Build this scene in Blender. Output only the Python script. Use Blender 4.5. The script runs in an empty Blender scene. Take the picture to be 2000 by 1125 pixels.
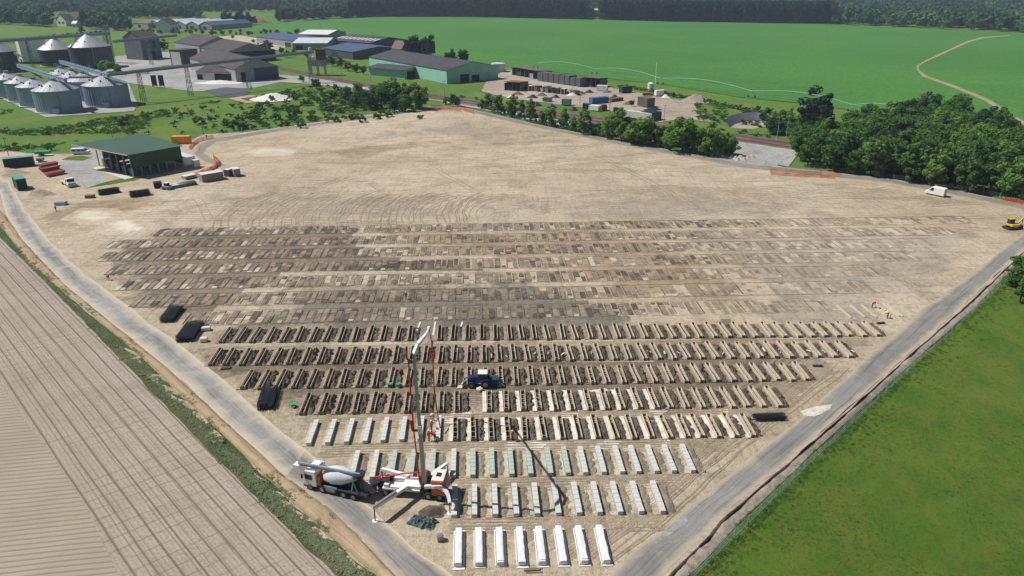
import bpy, bmesh, math, random
import numpy as np
from mathutils import Vector, Matrix, noise as mnoise
R = math.radians
random.seed(7)
SC = bpy.context.scene
COL = SC.collection
# ------------------------------------------------------------------ camera
F = 1390.0; HC = 60.0; TH = math.atan(601 / F); S_, C_ = math.sin(TH), math.cos(TH)
cam_d = bpy.data.cameras.new('camera'); cam = bpy.data.objects.new('camera', cam_d); COL.objects.link(cam)
cam.location = (0, 0, HC); cam.rotation_euler = (math.pi / 2 - TH, 0, 0)
cam_d.sensor_width = 36; cam_d.lens = 36 * F / 2000; cam_d.clip_end = 30000; cam_d.clip_start = .5
SC.camera = cam
# ------------------------------------------------------------------ sky, sun, exposure
SUN_EL = 52; SUN_DIR = Vector((-.988 * math.cos(R(SUN_EL)), .155 * math.cos(R(SUN_EL)), math.sin(R(SUN_EL))))
w = bpy.data.worlds.new('World'); SC.world = w; w.use_nodes = True
nt = w.node_tree; nt.nodes.clear()
sky = nt.nodes.new('ShaderNodeTexSky'); sky.sky_type = 'NISHITA'; sky.sun_disc = False
sky.sun_elevation = R(SUN_EL); sky.sun_rotation = math.atan2(SUN_DIR.x, SUN_DIR.y)
bgn = nt.nodes.new('ShaderNodeBackground'); bgn.inputs[1].default_value = .045
wo = nt.nodes.new('ShaderNodeOutputWorld'); nt.links.new(sky.outputs[0], bgn.inputs[0]); nt.links.new(bgn.outputs[0], wo.inputs[0])
sl = bpy.data.lights.new('sun', 'SUN'); sl.energy = 5.0; sl.angle = R(.5); sl.color = (1, .955, .89)
so = bpy.data.objects.new('sun', sl); COL.objects.link(so); so.rotation_euler = SUN_DIR.to_track_quat('Z', 'Y').to_euler()
so.location = (0, 0, 200)
SC.view_settings.view_transform = 'Standard'; SC.view_settings.look = 'None'
SC.view_settings.exposure = .1; SC.view_settings.gamma = 1; SC.view_settings.use_curve_mapping = False

# ------------------------------------------------------------------ surveying: a sight line meets the plane at height z
def G(px, py, z=0.):
    u = (px - 1000) / F; v = (py - 562.5) / F; t = (HC - z) / (S_ + v * C_)
    return Vector((u * t, t * (C_ - v * S_), z))
def PX(x, y, z):
    zc = y * C_ + (HC - z) * S_; d = (HC - z) * C_ - y * S_
    return 1000 + F * x / zc, 562.5 + F * d / zc
def hill(x, y):
    d = math.hypot(x, y)
    t = min(max((d - 1500) / 2600, 0), 1); t = t * t * (3 - 2 * t)
    return t * (88 + 14 * math.sin(x / 700 + 1) + 10 * math.sin(y / 900 + x / 1500))

# ------------------------------------------------------------------ materials
MATS = {}
class NT:
    def __init__(s, name):
        s.m = bpy.data.materials.new(name); s.m.use_nodes = True; s.t = s.m.node_tree; s.n = s.t.nodes; s.l = s.t.links
        s.b = s.n['Principled BSDF']; s.b.inputs['Specular IOR Level'].default_value = .3
    def put(s, inp, v):
        if hasattr(v, 'is_output') or isinstance(v, bpy.types.NodeSocket): s.l.new(v, inp)
        else:
            if isinstance(v, (tuple, list)) and len(v) == 3 and inp.type == 'RGBA': v = (*v, 1)
            inp.default_value = v
    def math(s, op, a, b=0., c=None, clamp=False):
        n = s.n.new('ShaderNodeMath'); n.operation = op; n.use_clamp = clamp; s.put(n.inputs[0], a); s.put(n.inputs[1], b)
        if c is not None: s.put(n.inputs[2], c)
        return n.outputs[0]
    def mix(s, f, a, b, mode='MIX'):
        n = s.n.new('ShaderNodeMix'); n.data_type = 'RGBA'; n.blend_type = mode
        s.put(n.inputs[0], f); s.put(n.inputs[6], a); s.put(n.inputs[7], b); return n.outputs[2]
    def pos(s, kind='world', scale=(1, 1, 1), rot=0, loc=(0, 0, 0)):
        if kind == 'world': o = s.n.new('ShaderNodeNewGeometry').outputs['Position']
        elif kind == 'uv': o = s.n.new('ShaderNodeTexCoord').outputs['UV']
        else: o = s.n.new('ShaderNodeTexCoord').outputs['Object']
        mp = s.n.new('ShaderNodeMapping'); s.l.new(o, mp.inputs[0]); mp.vector_type = 'POINT'
        mp.inputs['Scale'].default_value = scale; mp.inputs['Rotation'].default_value = (0, 0, rot); mp.inputs['Location'].default_value = loc
        return mp.outputs[0]
    def noise(s, vec, scale, detail=4, rough=.6, dist=0):
        n = s.n.new('ShaderNodeTexNoise'); s.l.new(vec, n.inputs['Vector']); n.inputs['Scale'].default_value = scale
        n.inputs['Detail'].default_value = detail; n.inputs['Roughness'].default_value = rough; n.inputs['Distortion'].default_value = dist
        return n.outputs[0]
    def wave(s, vec, scale, dist=1, detail=2, dscale=1, prof='SIN'):
        n = s.n.new('ShaderNodeTexWave'); s.l.new(vec, n.inputs['Vector']); n.inputs['Scale'].default_value = scale
        n.inputs['Distortion'].default_value = dist; n.inputs['Detail'].default_value = detail; n.inputs['Detail Scale'].default_value = dscale
        n.wave_profile = prof; return n.outputs[1]
    def ramp(s, f, *stops):
        n = s.n.new('ShaderNodeValToRGB'); s.put(n.inputs[0], f); e = n.color_ramp.elements
        while len(e) < len(stops): e.new(.5)
        for i, (p, c) in enumerate(stops):
            e[i].position = p; c = (c, c, c) if isinstance(c, (int, float)) else c; e[i].color = (*c, 1)
        return n.outputs[0]
    def bump(s, h, dist=.1, strength=1):
        n = s.n.new('ShaderNodeBump'); s.put(n.inputs['Height'], h); n.inputs['Distance'].default_value = dist; n.inputs['Strength'].default_value = strength
        s.l.new(n.outputs[0], s.b.inputs['Normal'])
    def done(s, col, rough=.9, metal=0):
        s.put(s.b.inputs['Base Color'], col); s.put(s.b.inputs['Roughness'], rough); s.put(s.b.inputs['Metallic'], metal)
        MATS[s.m.name] = s.m; return s.m
def paint(name, col, rough=.6, metal=0, var=.25, scale=.8, ribs=None, dirt=(.16, .13, .1), dirt_amt=.35):
    """a coloured surface with grime, streaks and optional sheet ribs"""
    s = NT(name); p = s.pos('obj'); n1 = s.noise(p, scale, 5, .65); n2 = s.noise(s.pos('obj', (1, 1, .25)), scale * 4, 3)
    dark = tuple(c * (1 - var) for c in col)
    c = s.mix(s.ramp(n1, (.3, 0), (.7, 1)), dark, col)
    c = s.mix(s.math('MULTIPLY', s.ramp(n2, (.5, 0), (.8, 1)), dirt_amt), c, dirt)
    if ribs:
        wv = s.wave(s.pos('obj', rot=0) if ribs[1] == 'x' else s.pos('obj', rot=R(90)), ribs[0], 0, 0)
        s.bump(wv, .08, .8)
    else: s.bump(n2, .01, .4)
    return s.done(c, rough, metal)
M = lambda k: MATS[k]

# --- ground materials
def soil_noises(s):
    p = s.pos()
    return dict(big=s.noise(p, .018, 4, .55, .4), med=s.noise(p, .11, 5, .62, .6), mid=s.noise(p, .42, 6, .75, 1.2), fine=s.noise(p, 1.1, 6, .7), grit=s.noise(p, 5.5, 4, .7),
                streak=s.noise(s.pos(scale=(.12, .9, 1), rot=R(8)), .55, 5, .65, .5), streak2=s.noise(s.pos(scale=(1.2, .1, 1), rot=R(-20)), .7, 4, .6, .8))
def soil_color(s, N, base, dark, pale, tex):
    sc = lambda c, k: tuple(q * k for q in c); mul = lambda a, b: s.math('MULTIPLY', a, b)
    c = s.mix(s.ramp(N['big'], (.36, 0), (.66, 1)), base, pale)
    c = s.mix(mul(s.ramp(N['med'], (.47, 0), (.68, 1)), .6), c, dark)
    c = s.mix(mul(s.ramp(N['streak'], (.52, 0), (.66, 1)), .6), c, dark)
    c = s.mix(mul(s.ramp(N['streak2'], (.55, 0), (.66, 1)), .42), c, dark)
    c = s.mix(mul(s.ramp(N['mid'], (.52, 0), (.66, 1)), .5 * tex), c, sc(dark, .9))
    c = s.mix(mul(s.ramp(N['mid'], (.36, 1), (.46, 0)), .4 * tex), c, pale)
    c = s.mix(mul(s.ramp(N['fine'], (.5, 0), (.66, 1)), .6 * tex), c, sc(dark, .75))
    c = s.mix(mul(s.ramp(N['fine'], (.34, 1), (.44, 0)), .55), c, pale)
    return s.mix(mul(s.ramp(N['grit'], (.54, 0), (.7, 1)), .42 * tex), c, sc(dark, .6))
def soil_bump(s, N, amp):
    h = s.math('ADD', N['fine'], s.math('MULTIPLY', N['grit'], .35)); s.bump(s.math('ADD', h, s.math('MULTIPLY', N['streak'], .7)), .32 * amp, .9)
SITE_C = ((.445, .363, .258), (.27, .214, .15), (.57, .49, .38), .8)
def soil_mat(name, base, dark, pale, tracks=True, amp=1., tex=1.):
    s = NT(name); N = soil_noises(s); c = soil_color(s, N, base, dark, pale, tex); soil_bump(s, N, amp); return s.done(c, .95)
def soft_soil(name, base, dark, pale, tex=1., amp=1.1):
    """a second soil that gives way to the site soil where the mesh attribute 'edge' falls off"""
    s = NT(name); N = soil_noises(s); a = s.n.new('ShaderNodeAttribute'); a.attribute_name = 'edge'
    e = s.math('ADD', a.outputs['Fac'], s.math('MULTIPLY', s.math('SUBTRACT', N['med'], .5), 1.1)); e = s.math('ADD', e, s.math('MULTIPLY', s.math('SUBTRACT', N['fine'], .5), .5))
    c = s.mix(s.ramp(e, (.32, 0), (.68, 1)), soil_color(s, N, *SITE_C), soil_color(s, N, base, dark, pale, tex)); soil_bump(s, N, amp); return s.done(c, .95)
soft_soil('worked_soft', (.2, .16, .113), (.11, .086, .062), (.3, .245, .178), .9, 1.5)
soft_soil('scrape_soft', (.36, .31, .24), (.24, .2, .155), (.47, .41, .33), .9, 1.3)
soft_soil('ochre_soft', (.33, .245, .155), (.19, .14, .09), (.44, .35, .24), .8)
soft_soil('grey_soft', (.2, .17, .132), (.11, .093, .073), (.29, .252, .2), .9, 1.3)
soft_soil('pale_soft', (.56, .5, .4), (.42, .36, .28), (.66, .61, .52), .4, .6)
soil_mat('site_soil', *SITE_C[:3], amp=1.1, tex=SITE_C[3])
soil_mat('worked_soil', (.215, .174, .125), (.14, .113, .086), (.34, .285, .225), amp=1.4, tex=.8)
soil_mat('dug_soil_mat', (.125, .1, .08), (.05, .04, .032), (.22, .18, .14), amp=1.8)
soil_mat('track_soil', (.31, .25, .18), (.21, .168, .12), (.4, .335, .25), amp=.8, tex=.6)
soil_mat('pad_soil', (.27, .222, .163), (.165, .134, .098), (.365, .305, .23), amp=.6)
soil_mat('pale_pad_soil', (.44, .38, .295), (.3, .25, .19), (.56, .5, .41), amp=.5)
soil_mat('slurry', (.62, .58, .5), (.42, .37, .3), (.74, .71, .65), amp=.3)
soil_mat('ochre_soil', (.42, .29, .17), (.27, .18, .11), (.52, .4, .27))
soil_mat('sand_yard', (.36, .3, .24), (.22, .185, .15), (.48, .415, .345), amp=.6)
soil_mat('gravel_light', (.31, .31, .305), (.2, .2, .195), (.43, .43, .42), amp=.4)
soil_mat('dark_soil', (.075, .06, .047), (.035, .03, .024), (.17, .135, .1), amp=1.4)
soil_mat('trench_floor_shade', (.025, .019, .015), (.012, .01, .008), (.045, .035, .027), amp=.6)  # near-black soil colour paints in the shade of a deep trench
soil_mat('ballast', (.12, .095, .08), (.06, .05, .045), (.2, .165, .135), amp=.6)

def field_mat():
    s = NT('ploughed_soil')
    a = G(0, 465); b = G(660, 1125); ang = math.atan2(b.y - a.y, b.x - a.x)
    # lines along the field edge; the vector is turned so that x runs across the drill lines
    across = s.pos(rot=-(ang + math.pi / 2)); nb = s.noise(s.pos(), .03, 3)
    wv = s.wave(across, .165, .6, 3, .35); fine = s.wave(across, .62, 2.8, 4, .8)
    rows = s.ramp(wv, (.955, 0), (.985, 1)); rows2 = s.ramp(s.wave(s.pos(rot=-(ang + math.pi / 2), loc=(.45, 0, 0)), .235, .8, 3, .3), (.965, 0), (.99, 1))
    cross = s.ramp(s.wave(s.pos(rot=-(ang + R(-7))), .14, 6, 3, .1), (.965, 0), (.99, 1))
    patch = s.ramp(s.noise(s.pos(loc=(11, 3, 0)), .045, 3, .7), (.47, 0), (.56, 1))
    gr = s.noise(s.pos(), 2.6, 5, .7)
    c = s.mix(s.ramp(nb, (.35, 0), (.65, 1)), (.325, .275, .222), (.395, .345, .285))
    c = s.mix(s.math('MULTIPLY', fine, .16), c, (.27, .21, .155))
    c = s.mix(s.math('MULTIPLY', s.ramp(s.noise(s.pos(), .16, 5, .7, .5), (.48, 0), (.62, 1)), .4), c, (.24, .205, .165))
    c = s.mix(s.math('MULTIPLY', rows, .75), c, (.13, .105, .08))
    c = s.mix(s.math('MULTIPLY', rows2, .6), c, (.17, .13, .1))
    c = s.mix(s.math('MULTIPLY', s.math('MULTIPLY', cross, patch), .6), c, (.17, .13, .1))
    c = s.mix(s.math('MULTIPLY', s.ramp(gr, (.48, 0), (.62, 1)), .5), c, (.19, .155, .12))
    h = s.math('SUBTRACT', s.math('ADD', s.math('MULTIPLY', fine, .35), s.math('MULTIPLY', gr, .6)), s.math('MULTIPLY', rows, .8))
    s.bump(h, .09, .8); s.done(c, .95)
    # the other drill direction at the far corner
    s = NT('ploughed_soil_headland'); v = s.pos(rot=-(R(9) + math.pi / 2))
    wv = s.ramp(s.wave(v, .36, 2.2, 3, .25), (.6, 0), (.93, 1)); fine = s.wave(v, .9, 1, 2, .5); gr = s.noise(s.pos(), 2.6, 5, .7)
    c = s.mix(s.ramp(s.noise(s.pos(), .05, 3), (.35, 0), (.65, 1)), (.325, .277, .22), (.395, .347, .283))
    c = s.mix(s.math('MULTIPLY', wv, .6), c, (.19, .155, .12)); c = s.mix(s.math('MULTIPLY', fine, .3), c, (.25, .2, .15))
    s.bump(s.math('ADD', wv, gr), .07, .8); s.done(c, .95)
field_mat()
def grass_mat(name, a, b, dry, dry_amt=.5, sc=1., bumpd=.3):
    s = NT(name); p = s.pos(); n1 = s.noise(p, .03 * sc, 4, .6, .5); n2 = s.noise(p, .35 * sc, 5, .7, .4); n3 = s.noise(p, 3. * sc, 4, .7); n4 = s.noise(s.pos(scale=(1, .5, 1), rot=.5), .04 * sc, 7, .75, .9)
    c = s.mix(s.ramp(n1, (.35, 0), (.65, 1)), a, b)
    c = s.mix(s.math('MULTIPLY', s.ramp(n4, (.45, 0), (.7, 1)), dry_amt), c, dry)
    c = s.mix(s.math('MULTIPLY', s.ramp(n2, (.5, 0), (.72, 1)), .55), c, tuple(q * .5 for q in a))
    c = s.mix(s.math('MULTIPLY', s.ramp(n3, (.45, 0), (.7, 1)), .45), c, tuple(q * .45 for q in a))
    s.bump(s.math('ADD', n2, n3), bumpd, .9); return s.done(c, .95)
grass_mat('meadow_grass', (.065, .165, .02), (.11, .21, .028), (.23, .2, .055), .6, 1.3)
grass_mat('right_grass', (.075, .17, .012), (.125, .215, .018), (.22, .2, .04), .6, 4, .35)
grass_mat('verge_grass', (.05, .09, .03), (.11, .14, .05), (.3, .24, .13), .8, 3, .35)
grass_mat('forest_floor', (.02, .045, .018), (.035, .07, .02), (.05, .07, .03), .4)
def crop():
    s = NT('crop_leaves'); p = s.pos(); a = G(480, 58); b = G(1720, 212); an = math.atan2(b.y - a.y, b.x - a.x)
    n1 = s.noise(p, .006, 4, .55, .5); n2 = s.noise(s.pos(scale=(.12, 1, 1), rot=-an), .07, 6, .7, .4); n3 = s.noise(p, .35, 5, .75)
    c = s.mix(s.ramp(n1, (.38, 0), (.62, 1)), (.05, .18, .026), (.066, .215, .03))
    c = s.mix(s.math('MULTIPLY', s.ramp(n2, (.52, 0), (.68, 1)), .3), c, (.11, .25, .05))
    c = s.mix(s.math('MULTIPLY', s.ramp(n3, (.44, 0), (.62, 1)), .6), c, (.018, .085, .014))
    tl = s.ramp(s.wave(s.pos(rot=-an + math.pi / 2), .0126, .6, 2, .02), (.975, 0), (.995, 1)); c = s.mix(s.math('MULTIPLY', tl, .5), c, (.11, .18, .04))
    s.bump(n3, .5, .9); s.done(c, .85)
crop()
def road_mat(name, a, b, edge, edge_w=.16, dust=.5):
    s = NT(name); uv = s.pos('uv'); sep = s.n.new('ShaderNodeSeparateXYZ'); s.l.new(uv, sep.inputs[0]); u = sep.outputs[0]
    p = s.pos(); n = s.noise(p, .35, 5, .7, .6); big = s.noise(p, .05, 4, .6, .5); fine = s.noise(p, 3.5, 4, .75)
    long = s.noise(s.pos('uv', (7, .35, 1)), 1.6, 4, .6, .3)
    c = s.mix(s.ramp(big, (.35, 0), (.65, 1)), a, b)
    c = s.mix(s.math('MULTIPLY', s.ramp(long, (.5, 0), (.66, 1)), .6), c, tuple(q * .5 for q in a))
    c = s.mix(s.math('MULTIPLY', s.ramp(n, (.5, 0), (.75, 1)), dust), c, edge)
    c = s.mix(s.math('MULTIPLY', s.ramp(fine, (.5, 0), (.7, 1)), .4), c, tuple(q * .6 for q in a))
    e = s.math('ABSOLUTE', s.math('SUBTRACT', u, .5)); e = s.math('ADD', e, s.math('MULTIPLY', s.math('SUBTRACT', n, .5), .35))
    c = s.mix(s.ramp(e, (.5 - edge_w, 0), (.5, 1)), c, edge)
    s.bump(s.math('ADD', fine, long), .06, .7); return s.done(c, .92)
road_mat('road_grey', (.18, .175, .17), (.27, .262, .25), (.41, .345, .26), .24, .45)
road_mat('road_stone', (.19, .188, .188), (.33, .32, .305), (.5, .435, .345), .4, .75)
road_mat('road_far', (.2, .18, .155), (.27, .24, .2), (.38, .31, .24), .2)
road_mat('field_track', (.3, .25, .15), (.36, .3, .18), (.1, .18, .05), .25)
road_mat('bank_soil', (.36, .25, .165), (.44, .33, .225), (.2, .19, .09), .25, .6)
road_mat('concrete_apron', (.3, .31, .31), (.38, .385, .38), (.33, .31, .25), .1, .3)

# --- object materials
paint('timber', (.62, .54, .41), .8, 0, .3, 1.2, dirt=(.27, .22, .16), dirt_amt=.5)
paint('timber_old_and_shade', (.2, .15, .1), .85, 0, .3, 1.2)  # old wood, and the painted shade of the trench end boards
paint('concrete_block_mat', (.58, .59, .57), .9, 0, .15, 1.5, dirt=(.4, .37, .3))
paint('concrete_green', (.43, .5, .44), .9, 0, .18, 1.5, dirt=(.33, .36, .3))
paint('white_sheet', (.74, .75, .75), .55, 0, .12, 2.5, dirt=(.5, .5, .5), dirt_amt=.5)
paint('white_paint', (.78, .78, .77), .4, 0, .08, 1, dirt_amt=.2)
paint('cream_paint', (.72, .72, .66), .5, 0, .15, 1)
paint('steel_grey', (.3, .32, .34), .45, .4, .25, 1)
paint('boom_grey', (.36, .39, .39), .45, .1, .15, .6)
paint('galvanised', (.31, .4, .52), .5, .2, .2, .5, dirt=(.2, .25, .32), dirt_amt=.25)
paint('galvanised_roof', (.46, .49, .53), .42, .35, .2, .25, dirt=(.42, .4, .38), dirt_amt=.4)
paint('silo_blue', (.07, .09, .13), .6, .2, .2, .4)
paint('dark_steel', (.04, .045, .055), .5, .3, .3, 1, dirt_amt=.2)
paint('rebar', (.055, .06, .085), .6, .4, .4, 1.5, dirt=(.08, .05, .035))
paint('rubber', (.022, .022, .024), .85, 0, .3, 3, dirt=(.14, .11, .08), dirt_amt=.5)
paint('orange_paint', (.62, .17, .045), .45, 0, .15, 1)
paint('red_paint', (.5, .045, .04), .45, 0, .2, 1)
paint('dark_red', (.28, .03, .045), .5, 0, .25, 1)
paint('pink_red', (.6, .13, .17), .5, 0, .2, 1)
paint('yellow_paint', (.75, .36, .02), .5, 0, .12, 1, dirt_amt=.15)
paint('excavator_yellow', (.72, .46, .03), .5, 0, .15, 1)
paint('tractor_blue', (.01, .03, .13), .35, 0, .2, 1, dirt_amt=.2)
paint('bright_green', (.01, .42, .14), .5, 0, .15, 1, dirt_amt=.1)
paint('roof_green', (.035, .105, .07), .5, .1, .2, .25, ribs=(1.6, 'x'), dirt_amt=.15)
paint('wall_green', (.045, .115, .055), .55, .05, .15, .3, ribs=(2.2, 'x'), dirt_amt=.15)
paint('mint_cladding', (.3, .57, .47), .6, 0, .12, .2, ribs=(.8, 'x'), dirt_amt=.15)
paint('slate_roof', (.065, .063, .08), .75, 0, .35, .12, ribs=(.35, 'x'), dirt=(.12, .115, .12), dirt_amt=.5)
paint('slate_old', (.07, .06, .064), .8, 0, .35, .15, dirt=(.15, .115, .1), dirt_amt=.5)
paint('blue_roof', (.085, .12, .23), .5, .1, .2, .1, ribs=(.5, 'x'), dirt_amt=.2)
paint('ice_roof', (.62, .68, .76), .5, .1, .12, .1, ribs=(.5, 'x'), dirt_amt=.15)
paint('rust', (.25, .1, .06), .85, 0, .35, .5, dirt=(.12, .06, .04))
paint('brown_roof', (.2, .13, .12), .85, 0, .3, .4)
paint('grey_render', (.33, .34, .36), .85, 0, .2, .3)
paint('pale_render', (.6, .6, .57), .85, 0, .2, .2, dirt=(.36, .34, .3))
paint('grey_tower', (.15, .155, .18), .8, 0, .25, .25)
paint('opening_dark', (.02, .02, .024), .8, 0, .3, 1, dirt_amt=.1)
paint('glass_dark', (.03, .04, .05), .12, 0, .2, 1, dirt_amt=.1)
paint('brown_panel', (.1, .055, .05), .7, 0, .3, .5)
paint('container_green', (.02, .065, .06), .55, .1, .2, .5, ribs=(2.5, 'x'), dirt_amt=.2)
paint('container_teal', (.12, .3, .27), .55, .1, .2, .5)
paint('container_blue', (.04, .16, .42), .55, .1, .2, .5, ribs=(2, 'x'))
paint('container_grey', (.14, .15, .17), .6, .1, .35, .5, ribs=(1.2, 'x'), dirt_amt=.5)
paint('drum_white', (.62, .65, .7), .35, 0, .08, .8, dirt_amt=.1)
paint('tarp', (.1, .15, .16), .6, 0, .35, 2.5, dirt=(.25, .28, .28))
paint('white_bag', (.72, .71, .67), .8, 0, .2, 1.5)
paint('orange_net', (.75, .2, .09), .8, 0, .2, 1.5, dirt=(.5, .3, .18), dirt_amt=.4)
paint('bark', (.1, .08, .06), .95, 0, .35, 2)
paint('skin', (.45, .28, .2), .7, 0, .1, 5)
paint('workwear_red', (.6, .05, .04), .8, 0, .15, 5)
paint('hivis', (.6, .8, .1), .8, 0, .1, 5, dirt_amt=.1)
paint('workwear_dark', (.04, .045, .07), .85, 0, .2, 5)
paint('pipe_white', (.3, .5, .42), .5, .3, .1, .5)
paint('boulder', (.5, .45, .36), .9, 0, .25, .8)
paint('pallet_grey', (.32, .29, .27), .9, 0, .25, .9)
paint('pool_liner', (.1, .11, .14), .5, 0, .3, .2)
def leaf_mat(name, a, b, world=None):
    s = NT(name); oi = s.n.new('ShaderNodeObjectInfo').outputs['Random']; n = s.noise(s.pos('obj'), .5, 3, .6); nf = s.noise(s.pos('obj'), 3, 2, .6)
    c = s.mix(s.math('ADD', s.math('MULTIPLY', n, .7), s.math('MULTIPLY', oi, .4), clamp=True), a, b)
    c = s.mix(s.math('MULTIPLY', s.ramp(nf, (.45, 0), (.7, 1)), .4), c, tuple(q * 1.5 for q in b))
    if world: c = s.mix(s.ramp(s.noise(s.pos(), world, 4, .7), (.42, 0), (.6, 1)), tuple(q * .8 for q in a), c)
    s.done(c, .7); s.b.inputs['Specular IOR Level'].default_value = .2
    tr = s.n.new('ShaderNodeBsdfTranslucent'); s.put(tr.inputs[0], c); mx = s.n.new('ShaderNodeMixShader'); mx.inputs[0].default_value = .32
    out = s.n['Material Output']; s.l.new(s.b.outputs[0], mx.inputs[1]); s.l.new(tr.outputs[0], mx.inputs[2]); s.l.new(mx.outputs[0], out.inputs[0])
leaf_mat('leaf_mid', (.035, .1, .018), (.08, .17, .03))
leaf_mat('leaf_light', (.08, .165, .025), (.14, .25, .045))
leaf_mat('leaf_dark', (.018, .05, .014), (.04, .092, .022))
leaf_mat('leaf_conifer', (.008, .022, .014), (.022, .052, .026))
leaf_mat('leaf_grey', (.09, .13, .09), (.13, .18, .12))
leaf_mat('leaf_far', (.03, .1, .05), (.13, .25, .09), world=.012)
leaf_mat('leaf_bush', (.05, .125, .02), (.11, .22, .035))
leaf_mat('leaf_scrub', (.09, .19, .035), (.17, .3, .06))
leaf_mat('leaf_weed', (.3, .37, .21), (.5, .54, .36))

# ------------------------------------------------------------------ object helpers
def link(o, parent=None):
    COL.objects.link(o)
    if parent is not None: o.parent = parent
    return o
def tag(o, label=None, cat=None, group=None, kind=None):
    if label: o['label'] = label
    if cat: o['category'] = cat
    if group: o['group'] = group
    if kind: o['kind'] = kind
    return o
def empty(name, loc, rz=0, label=None, cat=None, group=None):
    o = bpy.data.objects.new(name, None); link(o); o.location = loc; o.rotation_euler = (0, 0, rz); o.empty_display_size = .5
    return tag(o, label, cat, group)
class MB:
    def __init__(s): s.v = []; s.f = []; s.mi = []
    def add(s, vs, fs, m=0):
        k = len(s.v); s.v += [tuple(p) for p in vs]; s.f += [tuple(i + k for i in f) for f in fs]; s.mi += [m] * len(fs); return s
    def box(s, x0, y0, z0, x1, y1, z1, m=0, rz=0, c=None):
        vs = [(x, y, z) for z in (z0, z1) for (x, y) in ((x0, y0), (x1, y0), (x1, y1), (x0, y1))]
        if rz:
            cx, cy = c or ((x0 + x1) / 2, (y0 + y1) / 2); ca, sa = math.cos(rz), math.sin(rz)
            vs = [(cx + (x - cx) * ca - (y - cy) * sa, cy + (x - cx) * sa + (y - cy) * ca, z) for x, y, z in vs]
        return s.add(vs, [(3, 2, 1, 0), (4, 5, 6, 7), (0, 1, 5, 4), (1, 2, 6, 5), (2, 3, 7, 6), (3, 0, 4, 7)], m)
    def hexa(s, lo, hi, m=0):
        return s.add(list(lo) + list(hi), [(3, 2, 1, 0), (4, 5, 6, 7), (0, 1, 5, 4), (1, 2, 6, 5), (2, 3, 7, 6), (3, 0, 4, 7)], m)
    def bar(s, a, b, r, n=6, m=0, r2=None, square=False, wide=1.):
        a, b = Vector(a), Vector(b); d = (b - a).normalized(); up = Vector((0, 0, 1)) if abs(d.z) < .95 else Vector((1, 0, 0))
        x = d.cross(up).normalized(); y = x.cross(d); r2 = r if r2 is None else r2; vs = []
        if square: n = 4
        for p, rr in ((a, r), (b, r2)):
            for i in range(n):
                t = 2 * math.pi * (i + .5) / n; vs.append(p + (x * math.cos(t) * wide + y * math.sin(t)) * rr)
        fs = [(i, (i + 1) % n, n + (i + 1) % n, n + i) for i in range(n)] + [tuple(range(n - 1, -1, -1)), tuple(range(n, 2 * n))]
        return s.add(vs, fs, m)
    def path(s, pts, r, n=6, m=0):
        for a, b in zip(pts, pts[1:]): s.bar(a, b, r, n, m)
        return s
    def cyl(s, c, r, z0, z1, n=24, m=0, r2=None, cap=True):
        r2 = r if r2 is None else r2; vs = [(c[0] + rr * math.cos(2 * math.pi * i / n), c[1] + rr * math.sin(2 * math.pi * i / n), z) for rr, z in ((r, z0), (r2, z1)) for i in range(n)]
        fs = [(i, (i + 1) % n, n + (i + 1) % n, n + i) for i in range(n)]
        if cap: fs += [tuple(range(n - 1, -1, -1)), tuple(range(n, 2 * n))]
        return s.add(vs, fs, m)
    def lathe(s, origin, axis, prof, n=16, m=0):
        o = Vector(origin); ax = Vector(axis).normalized(); up = Vector((0, 0, 1)) if abs(ax.z) < .9 else Vector((1, 0, 0)); x = ax.cross(up).normalized(); y = x.cross(ax)
        vs = [o + ax * t + (x * math.cos(2 * math.pi * i / n) + y * math.sin(2 * math.pi * i / n)) * r for t, r in prof for i in range(n)]
        fs = [(k * n + i, k * n + (i + 1) % n, (k + 1) * n + (i + 1) % n, (k + 1) * n + i) for k in range(len(prof) - 1) for i in range(n)]
        fs += [tuple(range(n - 1, -1, -1)), tuple(range((len(prof) - 1) * n, len(prof) * n))]
        return s.add(vs, fs, m)
    def prism(s, prof, y0, y1, m=0):
        """profile in x,z pushed along y"""
        n = len(prof); vs = [(x, y0, z) for x, z in prof] + [(x, y1, z) for x, z in prof]
        fs = [(i, (i + 1) % n, n + (i + 1) % n, n + i) for i in range(n)] + [tuple(range(n - 1, -1, -1)), tuple(range(n, 2 * n))]
        return s.add(vs, fs, m)
    def mesh(s, name, mats, smooth=False):
        me = bpy.data.meshes.new(name); me.from_pydata(s.v, [], s.f)
        for m in (mats if isinstance(mats, (list, tuple)) else [mats]): me.materials.append(M(m))
        me.polygons.foreach_set('material_index', s.mi)
        if smooth: me.polygons.foreach_set('use_smooth', [True] * len(s.f))
        me.update(); return me
    def build(s, name, mats, parent=None, smooth=False, bevel=0, **kw):
        me = s.mesh(name, mats, smooth)
        b = bmesh.new(); b.from_mesh(me); bmesh.ops.recalc_face_normals(b, faces=b.faces); b.to_mesh(me); b.free()
        o = bpy.data.objects.new(name, me); link(o, parent)
        if bevel:
            md = o.modifiers.new('bevel', 'BEVEL'); md.width = bevel; md.segments = 1; md.limit_method = 'ANGLE'; md.angle_limit = R(40)
        return tag(o, kw.get('label'), kw.get('cat'), kw.get('group'), kw.get('kind'))
def copy_tree(o, parent=None):
    c = o.copy(); COL.objects.link(c); c.parent = parent
    for ch in list(o.children): copy_tree(ch, c)
    return c
def place(o, p, rz=0, label=None, s=1):
    o.location = p; o.rotation_euler = (0, 0, rz)
    if s != 1: o.scale = (s, s, s) if not isinstance(s, tuple) else s
    if label: o['label'] = label
    return o
def ordn(n): return str(n) + ('th' if 10 <= n % 100 <= 20 else {1: 'st', 2: 'nd', 3: 'rd'}.get(n % 10, 'th'))
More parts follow.
